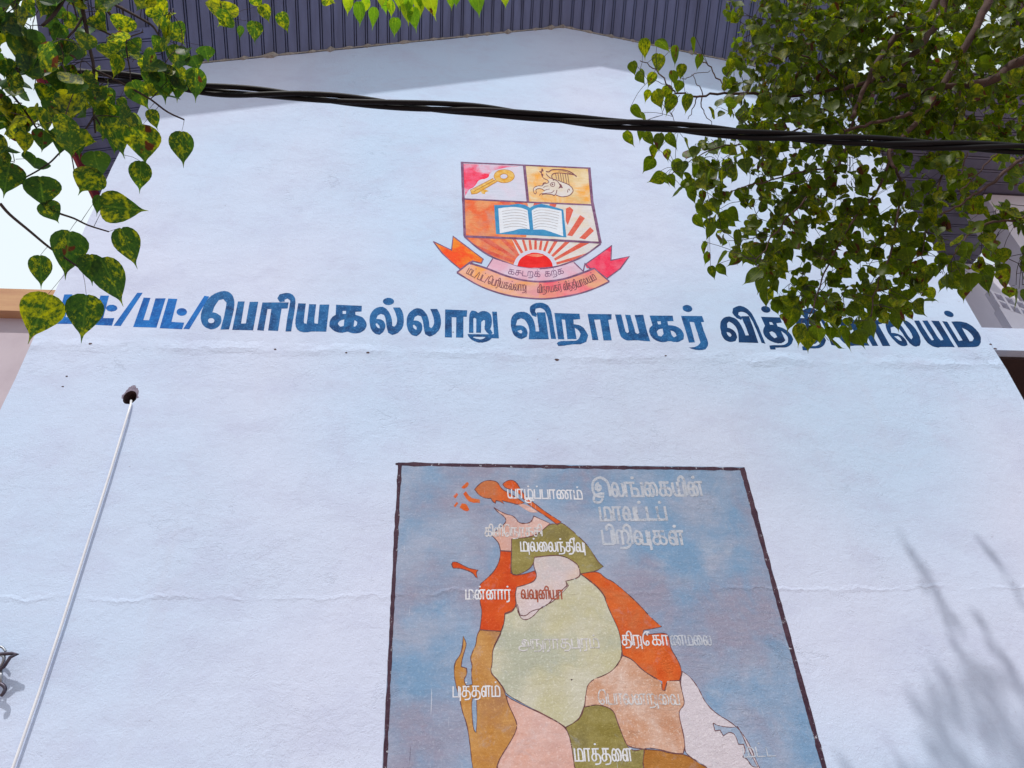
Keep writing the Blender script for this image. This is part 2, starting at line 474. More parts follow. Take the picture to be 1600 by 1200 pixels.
# corrugated sheets: ribbed profile swept along a direction
def ribbed(p0, p1, sweep, per, rib, drop, down, jitter=0.0):
    p0, p1, sweep, down = (np.array(q, float) for q in (p0, p1, sweep, down))
    Lg = np.linalg.norm(p1 - p0)
    u = (p1 - p0) / Lg
    prof = []
    x = 0.0
    while x < Lg:
        a = per - rib
        for d, h in ((0, 0), (a, 0), (a + 0.002, -1), (a + 0.009, -1), (a + 0.011, 0), (a + rib - 0.011, 0.25), (a + rib - 0.009, -1), (a + rib - 0.002, -1)):
            if x + d <= Lg: prof.append((x + d, h * drop))
        x += per
    prof.append((Lg, 0))
    v, f = [], []
    for s, h in prof:
        q = p0 + u * s + down * h
        v += [q, q + sweep]
    for i in range(len(prof) - 1):
        f.append((2 * i, 2 * i + 1, 2 * i + 3, 2 * i + 2))
    return v, f
roof = MB()
gl, gr, ga = np.array((XL - 0.02, 0.0, ZL + 0.02)), np.array((XR + 0.02, 0.0, ZR + 0.02)), np.array((APX, 0.0, APZ + 0.02))
SL = (APZ - ZL) / (APX - XL)
OV = 0.93
sw = np.array((0, -math.cos(math.radians(34)), math.sin(math.radians(34)))) * 0.90
glx = gl + np.array((-OV, 0, -SL * OV))
v, f = ribbed(glx + (0, 0.02, 0), ga + (0, 0.02, 0), sw, 0.118, 0.034, 0.030, (0, -0.35, -0.95)); roof.add(v, f)
v, f = ribbed(ga + (0, 0.02, 0), gr + (0, 0.02, 0), sw, 0.118, 0.034, 0.030, (0, -0.35, -0.95)); roof.add(v, f)
ro = roof.build('roof', M_SHEET, school)
m = MB()                                        # straight board added out of view to even the edge of the eave shadow
for a, b in ((glx, ga), (ga, gr)):
    P = [a + sw + (0, 0.02, -0.07), b + sw + (0, 0.02, -0.07), b + sw + (0, 0.02, 0.09), a + sw + (0, 0.02, 0.09)]
    m.add(P + [p + (0, -0.03, 0) for p in P], [(0, 1, 2, 3), (7, 6, 5, 4), (0, 4, 5, 1), (2, 6, 7, 3), (1, 5, 6, 2), (3, 7, 4, 0)])
m.build('eave_shadow_trim', M_SHEET, school)
# the roof proper behind the gable and its side eaves
SL = (APZ - ZL) / (APX - XL)
OV = 0.93
sideroof = MB()
eL = np.array((XL - OV, -0.05, ZL - SL * OV))
v, f = ribbed(eL + (0, -0.34, 0.02), eL + (0, 7.0, 0.02), np.array((OV + 0.05, 0, SL * (OV + 0.05))), 0.135, 0.034, 0.02, (0, 0, -1)); sideroof.add(v, f)
sideroof.build('eave_soffit', M_SHEET, school)
top = MB()
for (xa, za), (xb, zb) in (((XL - OV - 0.03, ZL - SL * OV + 0.05), (APX, APZ + 0.07)), ((APX, APZ + 0.07), (XR + 0.5, ZR - 0.06 + 0.07))):
    top.add([(xa, 0.03, za), (xb, 0.03, zb), (xb, 7.1, zb), (xa, 7.1, za), (xa, 0.03, za + 0.03), (xb, 0.03, zb + 0.03), (xb, 7.1, zb + 0.03), (xa, 7.1, za + 0.03)],
            [(0, 3, 2, 1), (4, 5, 6, 7), (0, 1, 5, 4), (1, 2, 6, 5), (2, 3, 7, 6), (3, 0, 4, 7)])
top.build('roof_sheet', M_TILE, school)
m = MB()
m.box((XL - OV - 0.03, -0.40, ZL - SL * OV - 0.11), (XL - OV, 7.0, ZL - SL * OV + 0.045))
tag(m.build('fascia_board', M_RED, school), 'red painted fascia board under the side eave')
m = MB()                                        # pale ragged strip imitating daylight through gaps between the sheets and the wall
gap_pts = []
for a, b in ((gl, ga), (ga, gr)):
    for i in range(90):
        c = a + (b - a) * (i / 90)
        gap_pts.append((c[0], c[2] - 0.012, max(0.0, random.gauss(0.006, 0.012)) if random.random() < 0.55 else 0.001))
for x, z, d in gap_pts:
    m.v += [(x, -0.001, z + 0.02), (x, -0.004 - d * 0.8, z + 0.02), (x, -0.003 - d * 0.6, z - d * 0.8), (x, -0.001, z - d)]
for i in range(len(gap_pts) - 1):
    for k in range(3):
        a = 4 * i + k
        m.f.append((a, a + 1, a + 5, a + 4))
m.build('gap_light_strip', M_GAPLIGHT, school)
# the upstairs corridor to the right of the gable: slab, set-back wall, soffit, column, grille
m = MB(); m.box((XR + 0.02, 0.02, 4.93), (9.5, 2.4, 5.17)); m.build('corridor_slab', M_WALL, school)
m = MB(); m.box((XR + 0.03, 0.10, 4.905), (9.4, 2.3, 4.927)); m.build('slab_shade_panel', mat_plain('dark_brown_slab_shade', (0.040, 0.016, 0.016), None, 4.0, 0.8), school)  # added dark panel; the shade under the slab is put into its colour
m = MB(); m.box((XR - 0.5, 1.9, 5.17), (11.5, 2.1, 8.0)); m.build('corridor_wall', M_WHITE2, school)
m = MB()
v, f = ribbed((XR + 0.02, -0.6, 8.02), (XR + 0.02, 2.0, 8.02), np.array((2.5, 0, 0.0)), 0.16, 0.04, 0.022, (0, 0, -1)); m.add(v, f)
m.box((XR + 0.02, -0.6, 8.06), (XR + 2.52, 2.0, 8.09))
m.build('corridor_soffit', M_SHEET2, school)
cl = wallpt(1514, 270, 0.8)
m = MB(); m.box((cl[0], 0.8, 5.17), (cl[0] + 0.62, 1.15, 7.99)); m.build('column', M_WHITE2, school)
m = MB(); m.box((XR + 0.02, 2.3, 0), (9.5, 2.5, 4.93)); tag(m.build('ground_floor_shade_wall', M_ROOM_SHADE, school), 'near-black wall below the slab, its colour standing in for shade')
# lattice grille of the sloping stair balustrade
gr_ = MB()
q0 = wallpt(1556, 468, 0.9)
SLP = -0.55                                      # it follows the fall of a stair
def bar(x0, x1, z0, z1, y0, y1):
    P = []
    for y in (y0, y1):
        for x, z in ((x0, z0), (x1, z0), (x1, z1), (x0, z1)): P.append((q0[0] + x, y, q0[2] + z + SLP * x))
    gr_.add(P, [(0, 1, 2, 3), (7, 6, 5, 4), (0, 4, 5, 1), (1, 5, 6, 2), (2, 6, 7, 3), (3, 7, 4, 0)])
for i in range(11): bar(i * 0.095, i * 0.095 + 0.026, -0.11, 0.15, 0.9, 0.98)
for zz in (-0.11, 0.01, 0.13): bar(-0.004, 0.98, zz - 0.014, zz + 0.014, 0.902, 0.978)
gr_.build('stair_grille', M_WHITE2, school)
m = MB()
m.add([(q0[0] - 0.02, 0.895, 5.17), (q0[0] + 1.0, 0.895, 5.17), (q0[0] + 1.0, 0.895, q0[2] - 0.12 + SLP * 1.0), (q0[0] - 0.02, 0.895, q0[2] - 0.11), (q0[0] - 0.02, 0.985, 5.17), (q0[0] + 1.0, 0.985, 5.17), (q0[0] + 1.0, 0.985, q0[2] - 0.12 + SLP * 1.0), (q0[0] - 0.02, 0.985, q0[2] - 0.11)], [(0, 1, 2, 3), (7, 6, 5, 4), (0, 4, 5, 1), (1, 5, 6, 2), (2, 6, 7, 3), (3, 7, 4, 0)])
m.build('stair_parapet', M_WHITE2, school)

# neighbouring building to the left
nb = thing('neighbouring_building', 'mauve wall topped by a tan coping, behind the left corner of the school', 'building')
m = MB(); m.box((-16, 2.0, 0), (XL - 0.1, 8, 6.72)); m.build('wall', M_SIDE, nb)
m = MB(); m.box((-16, 1.88, 6.72), (XL - 0.1, 8.1, 7.03)); m.build('coping', M_COPE, nb)

# ------------------------------------------------------------------ painting on the wall
LAYER = [0.0006]
def layer(step=0.0004):
    LAYER[0] += step * 0.07
    return LAYER[0]
def chaikin(P, corner=50, it=2):
    P = [np.array(p, float) for p in P]
    keep = []
    n = len(P)
    for i in range(n):
        a, b = P[i] - P[i - 1], P[(i + 1) % n] - P[i]
        na, nb_ = np.linalg.norm(a), np.linalg.norm(b)
        c = 1 if na * nb_ == 0 else a.dot(b) / (na * nb_)
        keep.append(math.degrees(math.acos(max(-1, min(1, c)))) > corner)
    for _ in range(it):
        Q, K = [], []
        n = len(P)
        for i in range(n):
            j = (i + 1) % n
            if keep[i]: Q.append(P[i]); K.append(True)
            else: Q.append(P[i] * 0.75 + P[j] * 0.25 if not keep[i] else P[i]); K.append(False)
            if not keep[j]: Q.append(P[i] * 0.25 + P[j] * 0.75); K.append(False)
        P, keep = Q, K
    return P
def wob(P, amp):
    return [p + rng.normal(0, amp, 2) for p in P]
def fill(m, polys, off, smooth=True, amp=0.0, corner=50):
    """one filled outline (first) with holes (rest), given in photo pixels on the wall"""
    L_ = []
    for p in polys:
        q = chaikin(p, corner) if smooth else [np.array(z, float) for z in p]
        if amp: q = wob(q, amp)
        L_.append(q)
    tri = tessellate_polygon([[Vector((x, y, 0)) for x, y in q] for q in L_])
    vs = []
    for q in L_:
        for x, y in q:
            w_ = wallpt(x, y)
            vs.append((w_[0], -off, w_[2]))
    fs = []
    for t in tri:
        a, b, c = (np.array(vs[i]) for i in t)
        nn = np.cross(b - a, c - a)
        if abs(nn[1]) < 1e-12: continue
        fs.append(t if nn[1] < 0 else (t[0], t[2], t[1]))
    m.add(vs, fs)
def strokes(m, pts, width, off, k=4, smooth=True, amp=0.0, ends=0.0, taper=False):
    P = spline(pts, k) if smooth and len(pts) > 2 else [np.array(p, float) for p in pts]
    if not smooth and len(P) > 1:
        Q = [P[0]]
        for a, b in zip(P, P[1:]):
            nn = max(1, int(np.linalg.norm(b - a) / 9))
            for q in range(1, nn + 1): Q.append(a + (b - a) * q / nn)
        P = Q
    P = [p for i, p in enumerate(P) if i == 0 or np.linalg.norm(p - P[i - 1]) > 1e-3]
    if len(P) < 2: return
    if ends:
        P[0] = P[0] - nrm(P[1] - P[0]) * ends
        P[-1] = P[-1] + nrm(P[-1] - P[-2]) * ends
    vs, n = [], len(P)
    for i, p in enumerate(P):
        a = nrm(P[i] - P[i - 1]) if i > 0 else nrm(P[1] - P[0])
        b = nrm(P[i + 1] - P[i]) if i < n - 1 else a
        t = a + b
        t = nrm(t) if np.linalg.norm(t) > 0.2 else a
        nv = np.array((-t[1], t[0]))
        hw = width / 2 * min(1.6, 1 / max(0.5, t.dot(a))) + (rng.normal(0, amp) if amp else 0)
        if taper: hw *= 0.35 + 0.65 * math.sin(math.pi * min(1, (i + 0.6) / n))
        for s_ in (1, -1):
            w_ = wallpt(*(p + nv * hw * s_))
            vs.append((w_[0], -off - i * 3e-6, w_[2]))
    m.add(vs, [(2 * i, 2 * i + 2, 2 * i + 3, 2 * i + 1) for i in range(n - 1)])
def oval(cx, cy, rx, ry, tilt=0.0, n=24):
    t = math.radians(tilt)
    return [(cx + rx * math.cos(a) * math.cos(t) - ry * math.sin(a) * math.sin(t), cy + rx * math.cos(a) * math.sin(t) + ry * math.sin(a) * math.cos(t)) for a in [2 * math.pi * k / n for k in range(n)]]
def sh(P, dx, dy): return [(x + dx, y + dy) for x, y in P]
def win(ox, oy, s, P): return [(ox + x / s, oy + y / s) for x, y in P]

# ---- the school's name, in big blue letters
name = thing('painted_name', 'school name in big blue Tamil letters painted in one line across the white wall', 'lettering')
M_BLUE_A = mat_paint('blue_paint_bright', (0.006, 0.115, 0.43), (0.010, 0.16, 0.52), 9, speck=0.30, c3=(0.004, 0.07, 0.30))
M_BLUE_B = mat_paint('blue_paint_faded', (0.008, 0.088, 0.27), (0.020, 0.14, 0.36), 11, speck=0.42, c3=(0.005, 0.045, 0.16))  # middle blue with more specks than the other two
M_BLUE_C = mat_paint('blue_paint_dark', (0.002, 0.036, 0.125), (0.005, 0.055, 0.18), 9, speck=0.12, c3=(0.002, 0.022, 0.085))
YA = [(961,491.5),(970.5,491.5),(974,505),(977,518),(980,520.5),(982.5,519),(981,508),(976.5,492),(985,492),(989,506),(993,520),(996.5,522),(998.5,520),(996,508),(991.5,492),(1005,492),(1010,515),(1016,533.5),(993,531.5),(987,532),(978,532),(970,527),(967,518)]
YA2 = [(1428,501),(1436,501),(1443,513),(1452,527),(1456,532),(1459,531),(1456,525),(1448,513),(1441,501),(1449,501),(1457,513),(1465,527),(1470,532),(1474,531),(1471,525),(1463,513),(1455,501),(1467,501.5),(1478,520),(1492,542.5),(1470,542),(1465,543.5),(1456,541),(1448,535),(1440,523)]
LA = [(577,503),(578,492),(583,484),(592,479),(601,480),(608,487),(612.5,498),(613,509),(616,510.5),(620,506),(620.5,497),(617,487),(614,480.5),(625,480.5),(630,489),(631.5,502),(629,513),(621,521),(613,523.5),(606.5,520),(604,511),(603,500),(600,492),(595,490.5),(590,493),(588,498.5),(595,498.5),(601,503),(602.5,510),(600,518),(593,523),(586,522),(579.5,515)]
LAh = [(587,506),(589,505),(593,509),(593,513),(590,512),(587.5,509)]
VI2 = [(1190,536),(1183,518),(1175,500),(1168,490.5),(1160,486.5),(1154,488),(1153.5,492),(1160,496.5),(1158,500),(1150,496.5),(1144,489),(1145,482),(1152,478),(1160,478),(1170,484),(1177,493),(1186,513),(1196,537)]
TH = [(1189,495),(1219,496),(1221.5,504),(1213,505),(1215,510),(1226,513.5),(1235,521),(1239.5,530),(1237,538),(1229,543),(1218,543),(1211.5,543),(1212,546),(1203.5,546),(1202,540),(1208,539),(1225,539.5),(1231,535),(1232,529),(1228,522),(1220,517),(1225,527),(1227,532),(1222,536.5),(1212,536.5),(1200,531),(1193,523),(1192,515),(1195,509)]
TH1, TH2 = [(1201.5,503),(1206,503.5),(1208.5,507.5),(1203,507.5)], [(1202,519),(1206,517.5),(1211,520),(1214.5,527),(1210,528.5),(1204.5,524)]
words = [
 (M_BLUE_A, [
  [[(100.5,460),(113.3,460),(102.5,495.5),(108.5,495.5),(121.5,460),(137,460.5),(147,465),(151,474),(150,486),(146,498),(141,506.5),(88,506)], [(128,470),(121,495.5),(133,495.5),(137,484),(137,474)]],
  [[(157,462),(170.5,462),(161,497),(178.7,497),(175,508.7),(143,507.5)]], [oval(174.5,481.5,8.9,5.3)],
  [[(214.5,457.5),(223,457.8),(188.5,509.5),(177.5,509)]],
  [[(224.5,465),(235,465.5),(224,500),(233,500.5),(243.2,466),(258.8,466),(244.5,512),(208,511)]],
  [[(263,466.5),(277,467),(268,503),(288,504),(284.5,514.5),(249.5,513)]], [oval(284,487.5,8.2,6)],
  [[(319.5,462),(327,463.5),(296,514.5),(286.5,514)]],
 ]),
 (M_BLUE_B, [
  [[(344.5,515),(350,495),(353,480),(354,473),(349,467.5),(342,469),(335,479),(332,488),(338,489),(345,494),(346.5,501),(344,508),(337,514),(328,515),(318,510),(313.5,501),(314,490),(318,478),(326,465),(337,457.5),(350,454),(360,457),(366,466),(366.5,478),(363,495),(358,515)], oval(330,501,5,4)],
  [[(372,471),(382.3,471),(376.5,505.5),(384,505.5),(390,471.5),(403.5,471.5),(395.5,516),(363,515.5)]],
  [[(410,472.5),(451,472.5),(449.5,482),(440,482.5),(434.5,517),(419,516.5),(424,483),(418,483),(412,516.5),(401.5,516)]],
  [[(446,518),(449,495),(453,475),(453.5,469.5),(449,466.5),(444.5,468.5),(445,471.3),(437,472.2),(433.5,466),(437,460),(448,457),(457,459.5),(461.5,466),(461.5,478),(458,500),(455,518)]],
  [[(466,474),(478,474.5),(474.5,500),(475,505),(479,506),(480,500),(483,475),(494,475.3),(491,500),(491.5,505.5),(496.5,506),(499.5,476),(514.5,476),(510,518.5),(486,518),(480,519.5),(470,519),(463,514),(461,505),(463,490)]],
  [[(525,476),(565.5,478),(565,487),(555,487.5),(555.5,492),(566,495),(572.5,503),(573,510),(569,517),(560,521),(550,521),(543.5,518),(534,520.5),(522,518),(514.5,510),(514.5,503),(519,495),(524.5,492)], [(535.5,486),(540.5,486),(540.5,490.5),(535.5,490.5)], [(528,505),(532,500.5),(538,499),(537,509),(532,510.5),(529,508)], [(554,500),(558,503),(558,507),(555,510.5),(552.5,510)]],
  [LA, LAh], [oval(607,471,8.8,5.7)],
  [sh(LA,58,2.3), sh(LAh,58,2.3)],
  [[(695.5,483.5),(730,485),(729,495),(724,495),(724,527.5),(712.5,527.5),(713,496),(705.5,495.5),(706,527.5),(695,527)]],
  [[(732.5,520),(733,490),(737,485.5),(743,485.5),(747,489),(752,486),(760,486),(766,490),(768.5,497),(768.5,508),(766,514),(770,520),(766,524),(759,518),(756.5,512),(758,507),(758,501),(755.5,500),(752,503),(751.5,520),(744,520),(744,498),(741,496.5),(739.5,498),(739.5,520)]],
  [[(769,487),(776.5,487),(779.5,528.5),(764,528.5),(764,523),(772,522)]],
  [[(730.5,522),(769,522.5),(770,527),(764,533),(752,536),(742,534),(734,529)], [(739,527.5),(745,529.5),(752,530.5),(757,528.5),(758.5,526.5),(740,526.3)]],
 ]),
 (M_BLUE_B, [
  [[(797.5,503),(800,494),(806,488.5),(815,486.5),(825,489),(832,496),(836,507),(837,518),(842.5,518),(840,500),(838.5,488),(852,488),(857.5,530),(826,530),(827.5,517),(825,507),(820,499.5),(814,497.5),(808.5,500),(806,508.5),(814,508),(821.5,511.5),(825,519),(823,526),(815,530),(806,527),(800,519)], [(808,517),(814,515.5),(816,518),(814.5,521),(811,520)]],
  [[(861,529.5),(857.5,505),(854,490),(850,483.5),(843,480.5),(837,482.5),(836,487),(839,491),(838,495.5),(831,493),(827.5,486),(828,479),(835,474),(844,472.5),(854,475),(860,482),(862.5,491),(866,515),(869,529.5)]],
  [[(866,489),(905.5,490),(906.5,498.5),(896,499.5),(896.5,506.5),(906,508),(914,514),(919,524),(916,534),(908,538),(898,538),(890,538.5),(881,540.5),(872.5,540.5),(870,536.5),(873,533.5),(882,532.5),(900,533),(905,529),(907,521),(903.5,515.5),(898,512.5),(901,530),(886.5,530),(883,499.5),(877.5,499),(881.5,530),(872,530)]],
  [[(918,490.5),(955.5,491),(955.5,499),(950.5,500),(956,532),(943,532),(937.5,499.5),(928.5,499.5),(935,531.5),(925.5,531.5)]],
  [YA],
  [[(1015,493),(1051,493.5),(1052.5,501.5),(1043,502),(1044,508),(1055,509),(1064,514),(1069,522),(1068,530),(1061,534.5),(1052,534.5),(1046,532.5),(1037,535),(1027,533.5),(1018,527),(1014,519),(1015,512),(1019.5,508)], [(1027,502),(1032,502),(1033,506.5),(1028.5,507)], [(1026,518),(1029,514.5),(1035,513.5),(1036.5,522),(1033,526),(1028.5,524.5)], [(1047.5,516.5),(1052,517.5),(1056,521),(1057,525),(1053,527),(1049.5,524)]],
  [[(1064,493.5),(1097,494),(1100.5,503),(1095.5,503.5),(1100,518),(1106,533),(1106.5,540),(1102,546),(1093,547.5),(1083,546),(1076.5,543),(1085,542.5),(1091,540),(1094.5,535),(1089,518),(1084.5,503.5),(1077.5,503),(1086,535),(1076.5,535.5),(1070,513)]], [oval(1074,482,7.8,5.4,12)],
 ]),
 (M_BLUE_C, [
  [[(1125,510),(1126,502),(1131,496),(1139,494),(1149,497),(1156,504.5),(1161,514),(1164.5,524),(1170,524),(1166,512),(1160,499),(1158,494),(1170,494),(1177,512),(1185,536),(1154,535),(1154,524),(1152,514),(1146,506),(1139,502.5),(1136,505),(1136.5,512),(1144,514),(1150,520),(1152,527),(1149,533),(1141,535),(1132,531),(1127,523)], [(1135,518.5),(1140,519.5),(1143,523.5),(1141,526.5),(1137,524)]],
  [VI2], [TH, TH1, TH2], [oval(1196.5,483.5,7.5,5,15)],
  [sh(TH,51,1.5), sh(TH1,51,1.5), sh(TH2,51,1.5)], [sh(VI2,109,3)],
  [sh(YA2,-133.5,-2.5)],
  [[(1341,500),(1376,500),(1378,506),(1372,507),(1391,540.5),(1379,540.5),(1362,508),(1355,508),(1372,540.5),(1363,540.5)]],
  [[(1383,508),(1385,502.5),(1391,500.5),(1399,502),(1407,507),(1414,517),(1420,527),(1424,530),(1426.5,527),(1422,517),(1413,506),(1410,500.5),(1417,500.5),(1428,510),(1436,523),(1439,533),(1437,540),(1431,542),(1424,539.5),(1416,530),(1409,519),(1403,512),(1396,510),(1391.5,512),(1392.5,520),(1400,520.5),(1410,525),(1417,533),(1418,539),(1413,541.5),(1405,539.5),(1395,530),(1387,520)], [(1397,525.5),(1403,525),(1408,529),(1409,533),(1405,532)]],
  [YA2],
  [[(1472,502),(1480,502.5),(1498,532.5),(1504,532),(1486.5,502.5),(1500,502),(1512,504.5),(1524,513),(1532,524),(1533,534),(1530,540),(1525,542.5),(1497,542.5)], [(1503,512.5),(1509,514.5),(1519,523),(1521.5,529),(1519,533),(1515,533),(1509,523)]],
  [oval(1482.5,490.5,8,4.3,22)],
 ])]
for mat, shapes in words:
    m = MB()
    for s_ in shapes:
        fill(m, s_, layer(0.00008), True, 0.12, 42)
    m.build('word', mat, name)

# ---- a small brush alphabet for the thin lettering (x right, y up, letter height 1)
kloop = [(.5,.14),(.28,0),(.06,.1),(0,.32),(.15,.55),(.5,.58)]
lhead = [(.1,.48),(.3,.5),(.42,.3),(.38,.08),(.22,0),(.06,.1),(0,.4),(.05,.75),(.22,.98),(.42,.93)]
kn = [(.55,.82),(.74,.5),(.73,.12),(.6,0),(.46,.08),(.42,.4),(.5,.75),(.66,.97)]
G = {
 'pa': (.7, [[(0,1),(0,0),(.7,0),(.7,1)]]),
 'ma': (.95, [[(0,1),(0,0),(.95,0)], ['s',(.95,0),(.95,.6),(.8,.95),(.5,1),(.42,.9)], [(.42,.95),(.42,0)]]),
 'tta': (.7, [[(0,1),(0,0),(.7,0)]]),
 'ya': (.95, [['s',(0,1),(0,.3),(.12,.04),(.3,0),(.45,.15)], [(.45,1),(.45,0),(.95,0),(.95,1)]]),
 'ra': (.7, [[(0,0),(0,1),(.7,1)], ['s',(.5,1),(.5,0),(.42,-.25),(.15,-.3)]]),
 'aa': (.65, [[(0,0),(0,1),(.65,1)], [(.45,1),(.45,0)]]),
 'ka': (1., [[(.1,1),(.85,1)], [(.18,1),(.18,.58)], [(.5,1),(.5,.12)], ['s'] + kloop + [(.8,.56),(.98,.35),(.92,.1),(.72,0),(.5,.14)]]),
 'ca': (1., [[(.1,1),(.85,1)], [(.18,1),(.18,.58)], [(.5,1),(.5,.12)], ['s'] + kloop + [(.95,.58)], [(.95,.58),(1.,.3)]]),
 'ta': (1., [[(.1,1),(.85,1)], [(.18,1),(.18,.58)], [(.5,1),(.5,.12)], ['s'] + kloop + [(.85,.5),(1,.2),(.95,-.1),(.75,-.25),(.3,-.28)]]),
 'na': (.95, [[(0,0),(0,1),(.75,1)], [(.45,1),(.45,0)], ['s',(.45,.55),(.75,.5),(.95,.25),(.9,-.1),(.7,-.25),(.1,-.28)]]),
 'la': (1., [['s'] + lhead + [(.52,.7),(.55,.25),(.65,.03),(.85,.02),(1,.25),(1,.7),(.92,1)]]),
 'va': (.95, [['s'] + lhead + [(.54,.6),(.55,0)], [(.55,0),(.95,0),(.95,1)]]),
 'rra': (.9, [['s',(0,0),(0,.8),(.12,1),(.28,1),(.38,.85)], [(.38,.9),(.38,0)], ['s',(.38,.85),(.5,1),(.7,1),(.85,.8),(.85,.4),(.7,.12),(.88,-.05),(.6,-.28),(.1,-.3)]]),
 'nna': (1.25, [['s'] + lhead + kn + [(.82,1)], [(.8,1),(1.25,1)], [(1.04,1),(1.04,0)]]),
 'Na': (1.85, [['s'] + lhead + kn + [(.85,.98),(1.08,.85)] + [(x + .56, y) for x, y in kn[1:]] + [(1.4,1)], [(1.38,1),(1.85,1)], [(1.64,1),(1.64,0)]]),
 'La': (1.05, [['s'] + lhead + [(.52,.7),(.52,0)], [(.52,0),(.52,1),(1.05,1)], [(.85,1),(.85,0)]]),
 'zha': (.95, [[(0,1),(0,0),(.95,0)], ['s',(.95,0),(.95,.6),(.8,.95),(.5,1),(.42,.9)], [(.42,.95),(.42,0)], ['s',(.45,0),(.5,-.15),(.7,-.25),(.6,-.48),(.2,-.48),(0,-.3),(.15,-.15),(.35,-.2)], [(.6,-.22),(1.05,-.22)]]),
 'nga': (1.45, [[(0,0),(0,1),(.8,1)], [(.5,1),(.5,0),(1.45,0),(1.45,1)], ['s',(.5,.55),(.9,.55),(1.05,.35),(1.05,0)]]),
 'I': (1.5, [['s',(.55,.5),(.42,.62),(.5,.8),(.68,.8),(.74,.62),(.62,.48),(.45,.45),(.32,.62),(.4,.92),(.65,1)], ['s',(.1,.03),(.5,.2),(1.,.2)], ['s',(.95,-.02),(.5,.0),(.15,.15),(.03,.6),(.2,1.15),(.8,1.42),(1.35,1.15),(1.5,.7),(1.5,0)], ['s',(.15,.1),(0,-.2),(.15,-.42),(.55,-.42),(.8,-.15)]]),
 'a_': (1.35, [['s',(.55,.5),(.42,.62),(.5,.8),(.68,.8),(.74,.62),(.62,.48),(.45,.5),(.35,.7),(.5,.98),(.8,.98),(1.05,.7),(1.05,.2),(.8,-.15),(.3,-.2),(0,0),(.1,.25),(.4,.3),(1.3,.3)], [(1.35,1),(1.35,-.1)]]),
 'e': (.9, [['s',(.27,.2),(.3,.38),(.48,.42),(.62,.25),(.52,.03),(.3,0),(.05,.3),(.02,.8),(.2,1.25),(.5,1.4),(.8,1.25),(.88,.8),(.88,0)]]),
 'ee': (.9, [['s',(.9,1.35),(.6,1.4),(.25,1.25),(.03,.8),(.03,.3),(.25,.02),(.5,0),(.68,.2),(.55,.42),(.35,.35),(.35,.1)], ['s',(.72,1.36),(.56,1.16),(.7,1.02)]]),
 'ai': (1.08, [['s'] + lhead + kn + [(.9,.92),(1.06,.55),(1.02,.18),(.9,0)]]),
 '/': (.5, [[(0,-.1),(.5,1.15)]]),
 ' ': (.8, []),
}
def glyph(tok):
    base, *mods = tok.split('+')
    wd, S = G[base]
    S = [list(s) for s in S]
    for q in mods:
        if q == '.': S.append(['dot', (wd * .5, 1.38)])
        if q == 'i':
            S.append(['s',(wd-.3,1.0),(wd-.34,1.25),(wd-.1,1.45),(wd+.12,1.3),(wd+.16,1.0),(wd+.16,0)]); wd += .16
        if q == 'ii':
            S.append(['s',(wd-.3,1.0),(wd-.34,1.25),(wd-.1,1.45),(wd+.12,1.3),(wd+.16,1.0),(wd+.16,0)]); S.append(['s',(wd+.05,1.35),(wd+.22,1.5),(wd+.26,1.3),(wd+.12,1.25)]); wd += .2
        if q == 'u':
            S.append([(wd-.02,0),(wd+.18,0)]); S.append([(wd+.18,.9),(wd+.18,-.38)]); wd += .2
        if q == 'uu':
            S.append(['s',(wd-.1,0),(wd+.12,-.12),(wd+.05,-.36),(wd-.3,-.38)]); wd += .1
    return wd, S
def write(m, text, b0, b1, hgt, width, off, lean=None, arc=0.0, amp=0.0):
    toks = text.split('_') if '_' in text and ' ' not in text else text.split()
    toks = [' ' if t == 'sp' else t for t in text.split()]
    gs = [glyph(t) for t in toks]
    gap = .22
    tot = sum(g_[0] for g_ in gs) + gap * (len(gs) - 1)
    b0, b1 = np.array(b0, float), np.array(b1, float)
    ex = (b1 - b0) / tot
    perp = nrm((ex[1], -ex[0])) * hgt
    x = 0.0
    def mp(p, x0):
        X_ = x0 + p[0]
        t = X_ / tot
        base_ = b0 + ex * X_ + np.array((0, 1)) * (4 * arc * t * (1 - t))
        slope = np.array((ex[0] * tot, ex[1] * tot + 4 * arc * (1 - 2 * t)))
        up = nrm((slope[1], -slope[0])) * hgt
        if lean is not None:
            up = nrm(np.array((712, -895)) - base_) * hgt
        return base_ + up * p[1]
    for wd, S in gs:
        for s_ in S:
            if s_[0] == 'dot':
                c = mp(s_[1], x)
                fill(m, [oval(c[0], c[1], width * .75, width * .65, 0, 10)], off + 0.00002, False)
            elif s_[0] == 's':
                strokes(m, [mp(p, x) for p in s_[1:]], width, off, 3, True, amp)
            else:
                strokes(m, [mp(p, x) for p in s_], width, off, 3, False, amp, width * .3)
            off += 0.000006
        x += wd + gap
    return off

# ---- the crest
crest = thing('school_crest', 'red and orange school crest, a shield over two ribbons, painted high on the wall', 'crest')
W5 = lambda P: win(670, 240, 5.0, P)
M_LINE = mat_paint('purple_outline_paint', (0.14, 0.055, 0.13), (0.24, 0.13, 0.24), 14, speck=0.2)
M_PINKW = mat_paint('pink_wash', (0.56, 0.60, 0.74), (0.62, 0.58, 0.72), 5, speck=0.1)
M_RED_W = mat_paint('crimson_wash', (0.80, 0.01, 0.06), (0.78, 0.16, 0.30), 6, 0.42, 0.62, 0.1, c3=(0.60, 0.50, 0.66))
M_YEL = mat_paint('yellow_wash', (0.80, 0.36, 0.05), (0.72, 0.60, 0.40), 5, 0.40, 0.58, 0.1, c3=(0.66, 0.50, 0.25))
M_SALM = mat_paint('orange_wash', (0.76, 0.13, 0.04), (0.72, 0.30, 0.13), 7, 0.40, 0.60, 0.15, c3=(0.60, 0.24, 0.17))
